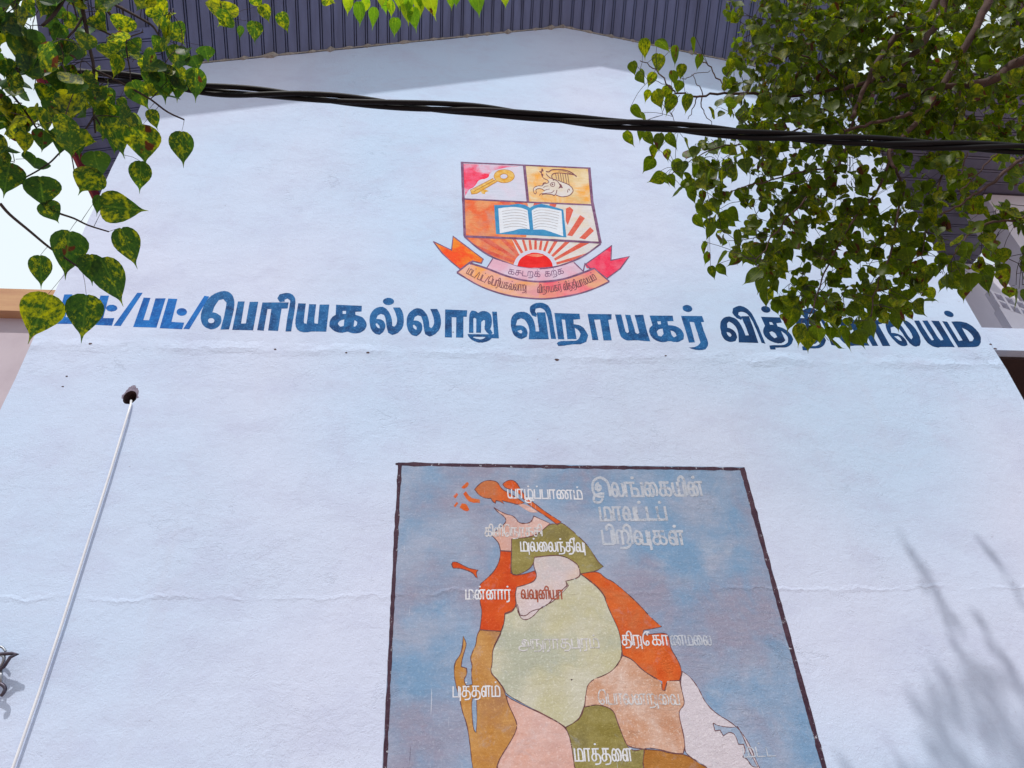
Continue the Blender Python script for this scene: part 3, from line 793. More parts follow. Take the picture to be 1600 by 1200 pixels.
M_CREAM = mat_paint('cream_wash', (0.66, 0.64, 0.66), (0.66, 0.56, 0.42), 6, 0.45, 0.7, 0.1)
M_RAY = mat_paint('salmon_ray_paint', (0.62, 0.075, 0.05), (0.66, 0.15, 0.10), 12, speck=0.3)
M_SUN = mat_paint('red_sun_paint', (0.72, 0.006, 0.008), (0.78, 0.02, 0.02), 7, speck=0.1)
M_SUNH = mat_paint('sun_highlight_paint', (0.74, 0.34, 0.20), (0.78, 0.12, 0.08), 9, speck=0.1)
M_GOLD = mat_paint('gold_paint', (0.68, 0.32, 0.02), (0.72, 0.50, 0.16), 20, speck=0.15)
M_GOLDD = mat_paint('ochre_line_paint', (0.42, 0.17, 0.03), (0.50, 0.24, 0.05), 20, speck=0.1)
M_BOOK = mat_paint('book_blue_paint', (0.03, 0.22, 0.48), (0.05, 0.28, 0.52), 12, speck=0.15)
M_PAGE = mat_paint('page_paint', (0.70, 0.75, 0.84), (0.66, 0.70, 0.78), 8, speck=0.1)
M_INK = mat_paint('page_line_paint', (0.34, 0.36, 0.42), (0.42, 0.36, 0.36), 14, speck=0.1)
M_BRN = mat_paint('brown_line_paint', (0.15, 0.05, 0.07), (0.22, 0.08, 0.10), 20, speck=0.1)
M_TAILO = mat_paint('orange_ribbon_paint', (0.82, 0.07, 0.01), (0.80, 0.24, 0.02), 6, 0.42, 0.60, 0.15)
M_TAILR = mat_paint('crimson_ribbon_paint', (0.80, 0.015, 0.08), (0.78, 0.12, 0.20), 6, 0.42, 0.64, 0.12)
M_RIBU = mat_paint('pale_ribbon_paint', (0.64, 0.52, 0.66), (0.68, 0.38, 0.50), 5, 0.40, 0.62, 0.1)
M_RIBL = mat_paint('peach_ribbon_paint', (0.74, 0.42, 0.34), (0.80, 0.34, 0.08), 4.5, 0.42, 0.60, 0.1, c3=(0.70, 0.30, 0.34))
M_RIBR = mat_paint('rose_ribbon_paint', (0.76, 0.26, 0.28), (0.80, 0.08, 0.15), 4.5, 0.42, 0.60, 0.1, c3=(0.72, 0.36, 0.22))
LAYER[0] = 0.0006
def part(nm, mat, polys, parent=crest, smooth=False, amp=0.15, corner=50, step=0.0003, each=False):
    if each:
        return [part(nm, mat, [p], parent, smooth, amp, corner, step) for p in polys]
    m = MB()
    for p in polys: fill(m, p if isinstance(p[0], list) else [p], layer(step), smooth, amp, corner)
    return m.build(nm, mat, parent)
def line(nm, mat, lst, parent=crest, smooth=False, step=0.0002, amp=0.1, each=False):
    if each:
        return [line(nm, mat, [q], parent, smooth, step, amp) for q in lst]
    m = MB()
    for pts, wd in lst: strokes(m, pts, wd, layer(step), 4, smooth, amp)
    return m.build(nm, mat, parent)
shield = part('shield', M_CREAM, [[(722,254),(820,258.5),(920.5,262.5),(925,315),(938,380),(915,397),(895,407.5),(868,416),(836,419),(810,416.5),(788,409),(765,399),(745,386),(727,371),(724,312)]])
part('key_panel', M_PINKW, [[(723,255),(820,259),(824.5,315.5),(725,311)]])
part('key_panel', M_RED_W, [[(724,256),(770,258),(812,260),(790,262),(766,268),(762,280),(748,280),(742,292),(732,296),(727,306),(725,290)]], smooth=True, corner=80)
part('harp_panel', M_YEL, [[(821,259),(920,263),(924,319),(826,315.5)]])
part('book_panel', M_SALM, [[(725,312),(824,316),(826,328),(822,371),(727,369)]])
# rays from the sun, lower field and the field beside the book
sc_ = np.array((836.0, 419.0))
low = [(728,371),(938,380),(915,397),(895,407.5),(868,416),(836,419),(810,416.5),(788,409),(765,399),(745,386)]
part('ray_field', M_SALM, [[(728,371),(800,374),(812,400),(806,416),(788,409),(765,399),(745,386)]])
def hit(poly, ang):
    d = np.array((math.cos(ang), -math.sin(ang)))
    best = 400
    for i in range(len(poly)):
        a, b = np.array(poly[i], float), np.array(poly[(i + 1) % len(poly)], float)
        e = b - a
        den = d[0] * e[1] - d[1] * e[0]
        if abs(den) < 1e-9: continue
        q = a - sc_
        t = (q[0] * e[1] - q[1] * e[0]) / den
        u_ = (q[0] * d[1] - q[1] * d[0]) / den
        if t > 20 and -0.001 <= u_ <= 1.001: best = min(best, t)
    return sc_ + d * best
rays = []
for ang in (14, 27, 39, 52, 65, 77, 89, 101, 113, 126, 138, 150, 161):
    a, b = math.radians(ang - 3.6), math.radians(ang + 3.6)
    r0 = lambda q: sc_ + np.array((math.cos(q) * 34, -math.sin(q) * 29))
    a2, b2 = math.radians(ang - 2.2), math.radians(ang + 2.2)
    rays.append([tuple(r0(a)), tuple(hit(low, a2)), tuple(hit(low, b2)), tuple(r0(b))])
part('sun_ray', M_RAY, rays, step=0.00012, each=True)
part('sun_ray', M_RAY, [[(884,326),(890,323),(896,328),(887,352),(884,345)], [(886,368),(906,336),(914,341),(894,369)], [(905,372),(922,355),(928,361),(914,374)],
                        [(781,315),(796,315.5),(800,320),(786,320)], [(858,317.5),(870,318),(868,324),(859,322)], [(835,316.5),(846,317),(844,319.5),(833,321)], [(803,316),(815,316),(818,320),(806,319)]], step=0.00012, each=True)
halo = part('sun_halo', M_PINKW, [[(836 + 34 * math.cos(a), 418 - 28 * math.sin(a)) for a in np.linspace(-0.05, math.pi + 0.05, 26)]])
part('sun_disc', M_SUN, [[(836 + 28 * math.cos(a), 418.5 - 23.5 * math.sin(a)) for a in np.linspace(0, math.pi, 26)]])
part('sun_disc', M_SUNH, [[(822,399.5),(830,396.8),(842,396.8),(850,399.5),(840,402),(832,401)]], smooth=True, corner=90)
# key
key = part('key', M_GOLD, [[oval(787.8,275.4,15.8,10.2), oval(787.4,275.6,5.8,3.8)]])
part('key', M_GOLD, [[(769.5,279.5),(777.5,283),(745,302),(738,303.5),(735,298)], [(751,297.5),(759,296),(763.5,299),(758,300.5),(758,303.5),(753,302.5)]])
line('key_outline', M_GOLDD, [([(771,278.5),(735,297),(737,303.5),(745,302.5),(778,283)], 1.0), ([(774,281),(740,299.5)], 1.3), (oval(787.8,275.4,16,10.4,0,20) + [(803.8,275.4)], 0.8), (oval(787.4,275.6,6,4,0,14) + [(793.4,275.6)], 0.9)])
# harp with an animal's head, in brown line
H = lambda P: win(820, 250, 13.33, P)
part('harp_body', M_CREAM, [H([(490,400),(600,400),(720,450),(880,500),(980,580),(1000,650),(940,730),(850,765),(740,760),(650,730),(560,720),(400,700),(340,700),(420,640),(360,590),(240,600),(190,640),(185,590),(290,540),(370,520),(480,480)])], smooth=True)
hl = [(H([(310,235),(345,260),(360,185),(380,240)]), 1.6), (H([(345,245),(350,310),(390,380),(470,420),(500,465),(455,490),(400,500),(360,540),(290,540),(220,560),(182,600),(182,660),(212,710),(240,680),(232,630),(265,600),(340,600),(410,645)]), 1.0),
      (H([(405,640),(455,618),(515,605)]), 1.0), (H([(300,740),(345,700),(400,700),(470,692),(560,682),(612,635)]), 1.0), (H([(350,735),(400,712),(560,720),(610,740),(655,690),(668,625)]), 1.3),
      (H([(650,730),(750,765),(850,762),(940,732),(1003,660),(990,590),(930,530),(880,500),(800,470),(705,430),(560,390),(490,345),(440,285)]), 1.2),
      (H([(525,520),(560,475),(620,480),(612,545),(565,550),(528,520)]), 1.0), (H([(560,515),(590,505)]), 2.4), (H([(440,240),(500,250),(560,208),(700,200),(850,215),(980,270),(1080,350)]), 1.6),
      (H([(610,430),(565,370),(568,315),(620,280),(750,272),(900,290),(1030,312),(1080,350)]), 1.4), (H([(700,235),(800,230),(900,262),(990,300)]), 0.8), (H([(370,290),(365,340)]), 2.2),
      (H([(895,680),(895,630),(920,605),(935,640)]), 0.9), (H([(370,520),(395,480),(440,475)]), 1.2), (H([(380,580),(430,550),(490,540)]), 0.8), (H([(600,400),(680,450),(720,500)]), 1.0)]
for a_, b_ in (((640,285),(660,395)), ((690,280),(712,420)), ((740,280),(765,440)), ((790,285),(815,470)), ((840,290),(875,495)), ((890,295),(925,525))):
    hl.append((H([a_, b_]), 0.95))
line('harp_drawing', M_BRN, hl, smooth=True, step=0.00012, amp=0.06)
part('harp_drawing', M_BRN, [H([(700,480),(760,515),(795,590),(745,580),(700,605),(730,540)])], smooth=False)
# book
part('book', M_BOOK, [[(772,320.5),(795,320.5),(810,318.5),(821,320.5),(828,325),(834,321),(845,318.5),(858,321),(880,327.5),(885.5,371),(835,367.5),(775,366)]])
part('page', M_PAGE, [[(778.5,326),(795,323.5),(812,324),(824.5,328.5),(827.5,358.5),(815,357),(800,361),(781,364.5)]], smooth=True, corner=40)
part('page', M_PAGE, [[(831,329),(838,324.5),(852,324.5),(877,329.5),(880,369),(866,364.5),(850,358.5),(833.5,359)]], smooth=True, corner=40)
bl = []
for q in range(7):
    y_ = 328.5 + q * 4.3
    bl.append(([(784 + q * .5, y_ + 2), (800, y_ - .3), (814, y_ + .2), (823.5, y_ + 3)], 0.75))
    bl.append(([(833.5, y_ + 3), (842, y_ - .2), (856, y_ + .4), (874 - q * .6, y_ + 4)], 0.75))
line('page_line', M_INK, bl, smooth=True, amp=0.05, step=0.0001)
# outlines of the shield
line('shield_outline', M_LINE, [([(722,253),(724,312),(726,369)], 4.0), ([(720,254),(820,258.3),(922,263)], 2.2), ([(920.5,262),(925,315),(938,380)], 4.6), ([(819,258),(825,316)], 4.2),
     ([(724,311),(824,316),(926,320.5)], 2.3), ([(725,369.5),(830,373.5),(939,379.5)], 3.4)])
line('shield_outline', M_LINE, [([(726,370),(745,386.5),(765,399.5),(788,409.5),(810,417),(836,420),(868,417),(895,408),(915,398),(938.5,381)], 2.4)], smooth=True)
# ribbons
part('ribbon_tail', M_TAILO, [[(677.5,378),(705.5,391),(708,370),(755,405.5),(752,411),(740,408),(733,411),(719,420),(705,409),(691,396)]])
part('ribbon_tail', M_TAILR, [[(913.5,413),(955.5,384.5),(954.5,407),(983,401),(969,419.5),(948.5,434.5),(928.5,419.5),(917,419)]])
part('upper_ribbon', M_RIBU, [[(769,404),(788,410),(810,417.5),(836,420.5),(868,417.5),(896,409.5),(911,424),(880,436),(850,440),(820,438.5),(790,431),(761,419.5)]], smooth=True, corner=40)
lowr = [(733,411),(760,419.5),(790,431),(820,438.5),(840,440.5)]
part('lower_ribbon', M_RIBL, [[(733,411),(760,419.5),(790,431),(820,438.5),(842,440.5),(842,466.7),(830,466),(790,460.5),(750,447),(714,426)]], smooth=True, corner=60)
part('lower_ribbon', M_RIBR, [[(842,440.5),(850,440),(880,436),(906,428),(928,419.5),(952,440),(930,450.5),(900,460),(860,466.3),(842,466.7)]], smooth=True, corner=60)
line('ribbon_outline', M_LINE, [([(677,377.5),(705.5,391),(708,369.5),(755,405),(752,411.5),(740,408.5)], 1.7), ([(677,377.5),(691,396),(705,409),(719,420.5)], 1.7), ([(740,408),(733,411),(714,426)], 2.6),
     ([(913.5,414),(955.5,384),(954.5,407),(983,401),(969,420),(948.5,435)], 1.7), ([(911,425),(914,412),(922,420),(928.5,419.5),(952,440)], 2.2), ([(770,404),(760.5,419)], 1.7), ([(896.5,410),(911,424)], 1.7)], each=True)
line('ribbon_outline', M_LINE, [([(733,411),(760,419.5),(790,431),(820,438.5),(850,440.3),(880,436.3),(906,428.3),(928,419.5)], 2.9), ([(714,426),(750,447),(790,460.8),(830,466.3),(860,466.5),(900,460),(930,450.5),(952,440)], 2.0)], smooth=True, each=True)
for nm_, mt_, lst_ in (('motto_word', M_LINE, [('ka ca tta rra ka+.', (794,428), (844,432.5), 7.5, 1.2), ('ka rra+. ka', (852,432.5), (881,427), 7.5, 0.8)]),
                       ('ribbon_word', M_BRN, [('ma tta+. / pa tta+. / e pa ra+i ya ka la+. la aa rra+u', (728.5,427), (822,455), 9.5, 6.5), ('va+i na aa ya ka ra+.', (839.5,457.5), (878,453), 9.0, 1.5), ('va+i ta+. ta+i ya aa la ya ma+.', (881,453.5), (932,436.5), 9.5, 3.0)])):
    for tx_, p0_, p1_, h_, ar_ in lst_:
        m = MB()
        write(m, tx_, p0_, p1_, h_, 1.15, layer(), arc=ar_)
        m.build(nm_, mt_, crest)
# ---- the district map
dmap = thing('painted_map', 'weathered district map of an island painted on the wall inside a dark border', 'map')
LAYER[0] = 0.0006
N1 = lambda P: win(590, 700, 4.324, P)
N2 = lambda P: win(890, 700, 4.324, P)
N3 = lambda P: win(590, 940, 4.324, P)
N4 = lambda P: win(890, 940, 3.81, P)
def low_px(X, Z):                                  # a wall point given in metres, as photo pixels
    q = RC.T @ (np.array((X, 0, Z)) - CAM)
    return (800 + FPX * q[0] / -q[2], 600 - FPX * q[1] / -q[2])
M_SEA = mat_paint('weathered_sea_paint', (0.175, 0.30, 0.48), (0.31, 0.36, 0.49), 2.4, 0.40, 0.60, 0.14, worn=0.0, c3=(0.275, 0.27, 0.37), detail=12, drip=True)
M_BORD = mat_paint('dark_border_paint', (0.045, 0.022, 0.040), (0.075, 0.04, 0.06), 10, speck=0.15, worn=0.10)
M_ORNG = mat_paint('orange_district_paint', (0.56, 0.08, 0.012), (0.60, 0.13, 0.028), 6, speck=0.2, c3=(0.46, 0.15, 0.06), drip=True)
M_REDO = mat_paint('red_district_paint', (0.52, 0.055, 0.01), (0.58, 0.09, 0.016), 6, speck=0.2, drip=True)
M_PINK = mat_paint('pink_district_paint', (0.60, 0.34, 0.28), (0.62, 0.44, 0.42), 6, speck=0.2, c3=(0.54, 0.33, 0.30), drip=True)
M_OLIV = mat_paint('olive_district_paint', (0.22, 0.18, 0.045), (0.30, 0.26, 0.10), 6, speck=0.2, c3=(0.19, 0.16, 0.06), drip=True)
M_PALE = mat_paint('pale_district_paint', (0.58, 0.50, 0.54), (0.58, 0.46, 0.42), 4, speck=0.25, c3=(0.50, 0.46, 0.48), drip=True)
M_SAGE = mat_paint('sage_district_paint', (0.47, 0.45, 0.30), (0.52, 0.51, 0.42), 4, speck=0.25, c3=(0.40, 0.42, 0.34), drip=True)
M_TAN = mat_paint('tan_district_paint', (0.52, 0.28, 0.18), (0.60, 0.44, 0.38), 4.5, 0.36, 0.6, 0.3, c3=(0.48, 0.25, 0.16), drip=True)
M_WPNK = mat_paint('whitish_district_paint', (0.58, 0.53, 0.60), (0.54, 0.50, 0.56), 4, speck=0.25, drip=True)
M_OCHR = mat_paint('ochre_district_paint', (0.44, 0.20, 0.045), (0.49, 0.26, 0.09), 5, speck=0.2, c3=(0.36, 0.18, 0.09), drip=True)
M_BRWN = mat_paint('brown_district_paint', (0.33, 0.13, 0.025), (0.38, 0.17, 0.04), 5, speck=0.2, drip=True)
M_LAG = mat_paint('lagoon_paint', (0.24, 0.33, 0.48), (0.33, 0.38, 0.50), 3, speck=0.25)
M_DLIN = mat_paint('district_line_paint', (0.10, 0.04, 0.045), (0.18, 0.08, 0.08), 18, speck=0.2)
M_WLET = mat_paint('white_letter_paint', (0.68, 0.69, 0.74), (0.60, 0.62, 0.70), 16, speck=0.1)
M_FADE = mat_paint('faded_letter_paint', (0.50, 0.53, 0.60), (0.40, 0.45, 0.55), 22, 0.35, 0.6, 0.2, worn=0.10, wc=(0.30, 0.36, 0.48))
M_RLET = mat_paint('brown_letter_paint', (0.30, 0.06, 0.03), (0.36, 0.10, 0.06), 20, speck=0.15)
wear(M_WLET, 0.73, 0.82); wear(M_FADE, 0.67, 0.82, 34.0); wear(M_RLET, 0.72, 0.80); wear(M_DLIN, 0.70, 0.76, 20.0)
frL, frR, frB, frT = -0.245, 2.055, 0.75, 3.83
fr = [(622,722.5),(900,727),(1162,729.5), low_px(2.055, 2.0), low_px(2.05, frB), low_px(-0.245, frB), low_px(-0.243, 2.1)]
part('sea_panel', M_SEA, [fr], dmap, amp=0.3)
def dist(mat, *polys, lab=None, amp=0.25):
    o = part('district', mat, [[p] for p in polys], dmap, True, amp, 62)
    if lab: tag(o, lab)
    return o
P_SAGE = N1([(1270,900),(1350,882),(1372,855),(1430,890),(1500,950),(1540,1010)]) + N4([(215,0),(250,80),(300,185),(315,320),(280,385),(230,430),(110,475),(95,560),(85,640),(60,700),(0,735)]) + N3([(1270,850),(1200,800),(1080,740),(870,630),(855,590),(820,540),(760,475),(775,420),(775,330),(800,270),(830,215),(835,195),(855,145),(860,80),(910,60),(945,20),(960,90),(1000,100),(1040,60)]) + N1([(1130,1080),(1200,1000),(1280,930)])
P_KURU = N3([(870,635),(900,660),(1080,745),(1200,805),(1270,852),(1300,920),(1320,1040),(1335,1160)]) + [low_px(1.0,1.75), low_px(0.95,1.45), low_px(0.55,1.5)] + N3([(790,1160),(830,1050),(890,960),(945,860),(930,790),(880,690)])
P_PUTT = N3([(690,192),(835,202),(828,230),(800,280),(775,335),(775,420),(760,478),(800,520),(840,570),(865,630),(880,690),(935,800),(945,860),(890,960),(830,1050),(795,1130)]) + [low_px(0.52,1.55), low_px(0.33,1.5)] + N3([(640,1130),(625,970),(605,830),(570,740),(555,650),(530,570),(515,490),(520,410),(560,360),(575,300),(578,232),(600,280),(595,310),(570,390),(565,440),(600,450),(605,490),(580,530),(600,570),(640,560),(632,480),(640,430),(625,385),(640,340),(665,290),(670,230)])
P_KILI = N1([(785,403),(830,430),(870,448),(905,455),(935,475),(950,505),(1000,512),(1040,500),(1055,460),(1100,480),(1165,510),(1110,560),(1060,590),(1000,605),(905,615),(905,700),(830,695),(820,640),(770,590),(800,560),(850,520),(870,495),(860,465),(810,432)])
P_MULL = N1([(905,615),(1000,605),(1060,595),(1110,560),(1165,512),(1210,515),(1240,502),(1300,545),(1360,600),(1420,660),(1460,720),(1490,770),(1525,800),(1480,832),(1370,850),(1360,800),(1330,770),(1260,730),(1180,725),(1060,740),(1050,790),(1010,830),(930,865),(900,845),(905,700)])
P_MANN = N1([(830,692),(903,697),(900,845),(935,862),(1000,850),(1060,830),(1078,860),(1060,900),(1000,925),(940,940),(930,985),(935,1045)]) + N3([(930,35),(910,70),(860,85),(855,150),(835,200),(690,190),(700,120),(705,60),(690,0)]) + N1([(690,960),(685,925),(740,880),(790,830),(825,760)])
P_VAVU = N1([(1060,738),(1180,724),(1258,730),(1333,772),(1360,803),(1370,850),(1350,880),(1270,900),(1290,930),(1230,1000),(1180,1040),(1140,1060),(1100,1080),(1050,1140),(1000,1165),(965,1150),(940,1080),(935,1040),(930,985),(940,940),(1000,925),(1060,900),(1078,860),(1050,790)])
P_TRIN = N2([(75,850),(190,830),(240,880),(290,900),(350,950),(420,1010),(490,1080),(530,1124)]) + N4([(450,60),(500,110),(548,150),(500,160),(440,170),(435,200),(560,185),(590,200),(600,280),(640,340),(670,410),(655,470),(580,472),(565,530),(550,525),(550,475),(500,450),(430,405),(370,340),(315,320),(300,185),(250,80),(215,0)]) + N2([(235,1000),(190,945),(130,895)])
P_POLO = N4([(315,322),(370,342),(430,407),(500,452),(548,478),(550,526),(568,530),(582,473),(655,470),(665,520),(683,590),(680,620),(650,650),(655,700),(680,800),(688,860),(675,905),(600,900),(540,880),(470,870),(440,878),(345,865),(320,810),(285,720),(260,640),(165,610),(90,628),(95,560),(110,475),(230,430),(280,385)])
P_BATT = N4([(670,415),(720,450),(770,520),(800,590),(860,660),(980,730),(1040,800),(1080,870),(1110,950),(1135,1000)]) + [low_px(1.80,1.75), low_px(1.78,1.55), low_px(1.55,1.75)] + N4([(840,1000),(760,950),(690,905),(685,860),(680,800),(655,700),(650,650),(680,620),(683,590),(665,520),(660,470)])
P_AMPA = N4([(445,880),(540,885),(600,905),(690,908),(760,955),(840,1005)]) + [low_px(1.55,1.75), low_px(1.78,1.55), low_px(1.70,1.2), low_px(1.45,1.1), low_px(1.15,1.6)] + N4([(430,1005)])
P_MATA = N3([(1270,850),(1360,800),(1395,705)]) + N4([(90,628),(165,610),(260,640),(285,720),(320,810),(345,865),(380,890),(440,878),(445,890),(430,1005)]) + [low_px(1.15,1.6), low_px(1.0,1.75)] + N3([(1335,1160),(1320,1040),(1300,920)])
P_SOUT = [low_px(*q) for q in ((0.33,1.5),(0.52,1.55),(0.95,1.45),(1.0,1.75),(1.15,1.6),(1.45,1.1),(1.3,0.95),(0.9,0.9),(0.6,0.95),(0.42,1.2))]
ISL = [N1(q) for q in ([(565,268),(605,228),(618,240),(610,262),(580,278)], [(512,325),(535,303),(545,315),(525,340)], [(515,392),(535,365),(545,375),(525,400)], [(580,310),(595,293),(615,320),(640,342),(690,350),(692,372),(650,372),(610,360)], [(555,400),(570,375),(600,378),(620,420),(605,430),(575,418)])]
P_JAF1 = N1([(655,280),(680,250),(720,222),(770,218),(810,230),(830,265),(850,285),(880,300),(930,330),(990,370),(950,385),(900,370),(860,362),(840,355),(855,378),(825,360),(800,355),(795,375),(775,360),(765,340),(735,342),(690,325)])
P_JAF2 = N1([(845,245),(870,222),(910,215),(940,235),(960,270),(1000,330),(1060,375),(1130,430),(1240,500),(1215,520),(1150,470),(1050,405),(1000,365),(950,300),(900,280),(860,270)])
P_MISL = N1([(500,790),(505,772),(530,768),(570,790),(620,815),(680,825),(665,840),(675,880),(660,870),(645,845),(600,825),(550,812),(510,812)])
P_KBIT = N1([(950,385),(975,370),(1060,415),(1085,435),(1030,438)])
P_LAG1 = N4([(853,722),(885,740),(960,750),(1000,745),(1030,800),(1060,870),(1100,950),(1120,985),(1085,985),(1055,935),(1030,925),(1048,890),(1035,850),(1005,850),(985,790),(950,775),(915,800),(895,765),(865,770)])
P_LAG2 = N3([(640,655),(668,650),(672,800),(665,885),(650,870),(640,800),(635,700)])
dist(M_SAGE, P_SAGE); dist(M_PINK, P_KURU); dist(M_OCHR, P_PUTT); dist(M_PINK, P_KILI); dist(M_PALE, P_VAVU)
dist(M_OLIV, P_MULL); dist(M_REDO, P_MANN); dist(M_ORNG, P_TRIN); dist(M_TAN, P_POLO); dist(M_WPNK, P_BATT)
dist(M_BRWN, P_AMPA); dist(M_OLIV, P_MATA); dist(M_OCHR, P_SOUT)
[dist(M_ORNG, q) for q in (P_JAF1, P_JAF2, *ISL)]; dist(M_REDO, P_MISL); dist(M_PINK, P_KBIT)
part('lagoon', M_LAG, [[P_LAG1], [P_LAG2]], dmap, True, 0.2, 62, each=True)
dl = []
for p in (P_SAGE, P_KURU, P_PUTT, P_KILI, P_MULL, P_MANN, P_VAVU, P_TRIN, P_POLO, P_BATT, P_AMPA, P_MATA, P_JAF1, P_JAF2, P_MISL, P_LAG1, P_LAG2):
    q = chaikin(p, 62, 2)
    dl.append((q + [q[0]], 1.1))
m = MB()
for pts, wd in dl: strokes(m, pts, wd, layer(0.00015), 4, False, 0.16)
m.build('district_line', M_DLIN, dmap)
line('border', M_BORD, [([(618,725),(760,727.5),(900,730),(1040,731.5),(1163,733)], 4.8), ([(625,723), (612.5,960), (601.5,1200), low_px(-0.236, 1.9), low_px(-0.235, frB)], 6.4), ([(1159.5,731),(1215,935), (1288,1200), low_px(2.045, 1.9), low_px(2.04, frB)], 7.6), ([low_px(-0.27, frB), low_px(2.07, frB)], 14)], dmap, amp=0.45)
def lab(nm, mat, lst):
    m = MB()
    o = layer()
    for tx, a, b, h_, wd in lst: o = write(m, tx, a, b, h_, wd, o, lean=True, amp=0.12)
    return m.build(nm, mat, dmap)
lab('map_title', M_FADE, [('I la nga+. ka ai ya+i nna+.'.replace('ka ai', 'ai ka'), (927,776), (1100,774), 21, 3.9), ('ma aa va tta+. tta pa+.', (939,813), (1042,812), 20, 3.9), ('pa+i rra+i va+u ka La+.', (943,850), (1070,851), 21, 3.9)])
lab('district_name', M_WLET, [('ya aa zha+. pa+. pa aa Na ma+.', (794,778), (910,780), 13.5, 2.1)])
lab('district_name', M_WLET, [('ma+u la+. ai la na+. ta+ii va+u', (814,861), (914,862), 14, 2.2)])
lab('district_name', M_WLET, [('ma nna+. nna aa ra+.', (728,936), (798,936), 14, 2.2)])
lab('district_name', M_RLET, [('va va+u nna+i ya aa', (815,935), (880,936), 13.5, 2.0)])
lab('district_name', M_WLET, [('ta+i ra+u ee ka aa', (973,1008), (1045,1008), 15, 2.1)])
lab('district_name', M_FADE, [('Na ma ai la', (1049,1008), (1112,1008), 15, 2.1)])
lab('district_name', M_WLET, [('pa+u ta+. ta La ma+.', (708,1089), (781,1088), 16, 2.1)])
lab('district_name', M_WLET, [('ma aa ta+. ta ai La', (899,1189), (988,1189), 19, 2.4)])
M_FLET = mat_paint('pale_worn_letter_paint', (0.60, 0.59, 0.62), (0.54, 0.53, 0.55), 20, speck=0.2)
wear(M_FLET, 0.65, 0.80, 34.0)
lab('district_name', M_FLET, [('ka+i La+i e na aa ca+. ca+i', (758,838), (847,838), 13, 2.0)])
lab('district_name', M_FLET, [('a_ na+u ra aa ta pa+u ra ma+.', (811,1014), (936,1012), 14, 2.1)])
lab('district_name', M_FLET, [('e pa aa la nna rra+u ai va', (936,1100), (1062,1101), 16, 2.2)])
lab('district_name', M_FADE, [('ma tta+. tta', (1163,1183), (1212,1181), 15, 1.9)])

# ------------------------------------------------------------------ things fixed to the wall
pipe = thing('conduit_pipe', 'thin white plastic conduit running down the wall from the broken hole', 'pipe')
pts = [wallpt(205, 626, 0.03), wallpt(204.5, 632, -0.012), wallpt(199, 650, -0.02), wallpt(170, 745, -0.022), wallpt(100, 965, -0.022), wallpt(60, 1085, -0.022), wallpt(20, 1200, -0.022), wallpt(-30, 1340, -0.022)]
m = MB(); m.tube(pts, 0.0072, 12); m.build('pipe', M_PVC, pipe, True)
m = MB()
for t in (2, 4, 6):
    a = pts[t]
    m.box((a[0] - 0.02, -0.043, a[2] - 0.008), (a[0] + 0.02, -0.0005, a[2] + 0.008))
clamp = thing('cable_bracket', 'dark steel cable anchor hooked on the lower left of the wall', 'bracket')
Bp = lambda x, y, d: wallpt(x, y, -d)
m = MB()
m.tube([Bp(-45,1012,.05), Bp(0,1022,.07), Bp(18,1021,.08), Bp(27,1022,.085), Bp(16,1027,.08), Bp(6,1042,.07), Bp(-10,1052,.06), Bp(-40,1055,.05)], 0.009, 10)
m.build('bracket', M_STEEL, clamp, True)
m = MB()
m.tube(spline([Bp(-30,1025,.05), Bp(-6,1012,.06), Bp(3,1011,.06), Bp(9,1018,.06)], 5), 0.006, 8)
m.tube(spline([Bp(-8,1020,.055), Bp(6,1026,.07), Bp(2,1040,.06), Bp(-10,1046,.05)], 5), 0.008, 8)
m.build('wire', M_GALV, clamp, True)
m = MB(); m.tube([Bp(2,1046,.06), Bp(1,1070,.055)], 0.0075, 8); m.build('link', M_GALV, clamp, True)
m = MB(); m.tube(spline([Bp(-12,1066,.05), Bp(2,1069,.055), Bp(8,1075,.055), Bp(6,1082,.055), Bp(2,1087,.05)], 6), 0.009, 10); m.build('hook', M_STEEL, clamp, True)
m = MB(); m.box((Bp(-60,1020,0)[0], -0.05, Bp(-60,1060,0)[2]), (Bp(-14,1020,0)[0], -0.0005, Bp(-60,1012,0)[2])); m.build('wall_plate', M_STEEL, clamp)

# ------------------------------------------------------------------ overhead cable
cab = thing('overhead_cable', 'thick black twisted service cable strung across the view in front of the wall', 'cable')
cp = [(-500,40,2.98),(-160,84,2.98),(120,114,3.0),(215,123.5,3.0),(325,139,3.0),(430,146,3.0),(525,156,3.0),(620,164.5,3.0),(700,170,3.0),(757,174,3.0),(850,185,3.0),(937,193,3.0),(1000,196,3.0),(1100,204,3.0),(1200,212,3.0),(1325,217,3.0),(1450,224.5,3.0),(1600,231,3.0),(1850,240,3.0),(2200,240,3.0)]
axis = spline([at(*c) for c in cp], 16)
s_ = [0.0]
for a, b in zip(axis, axis[1:]): s_.append(s_[-1] + np.linalg.norm(b - a))
for k in range(3):
    m = MB()
    pts = []
    for i, p in enumerate(axis):
        t = nrm(axis[min(i + 1, len(axis) - 1)] - axis[max(i - 1, 0)])
        u = nrm(np.cross(t, (0, 0, 1))); v = np.cross(u, t)
        a = s_[i] * 2 * math.pi / 1.35 + k * 2.1 + 0.5 * math.sin(s_[i] * 2.3 + k)
        r = 0.0150 + 0.0045 * math.sin(s_[i] * 3.1 + k * 2)
        pts.append(p + r * (math.cos(a) * u + math.sin(a) * v))
    m.tube(pts, 0.0108, 10)
    m.build('strand', M_CABLE, cab, True)

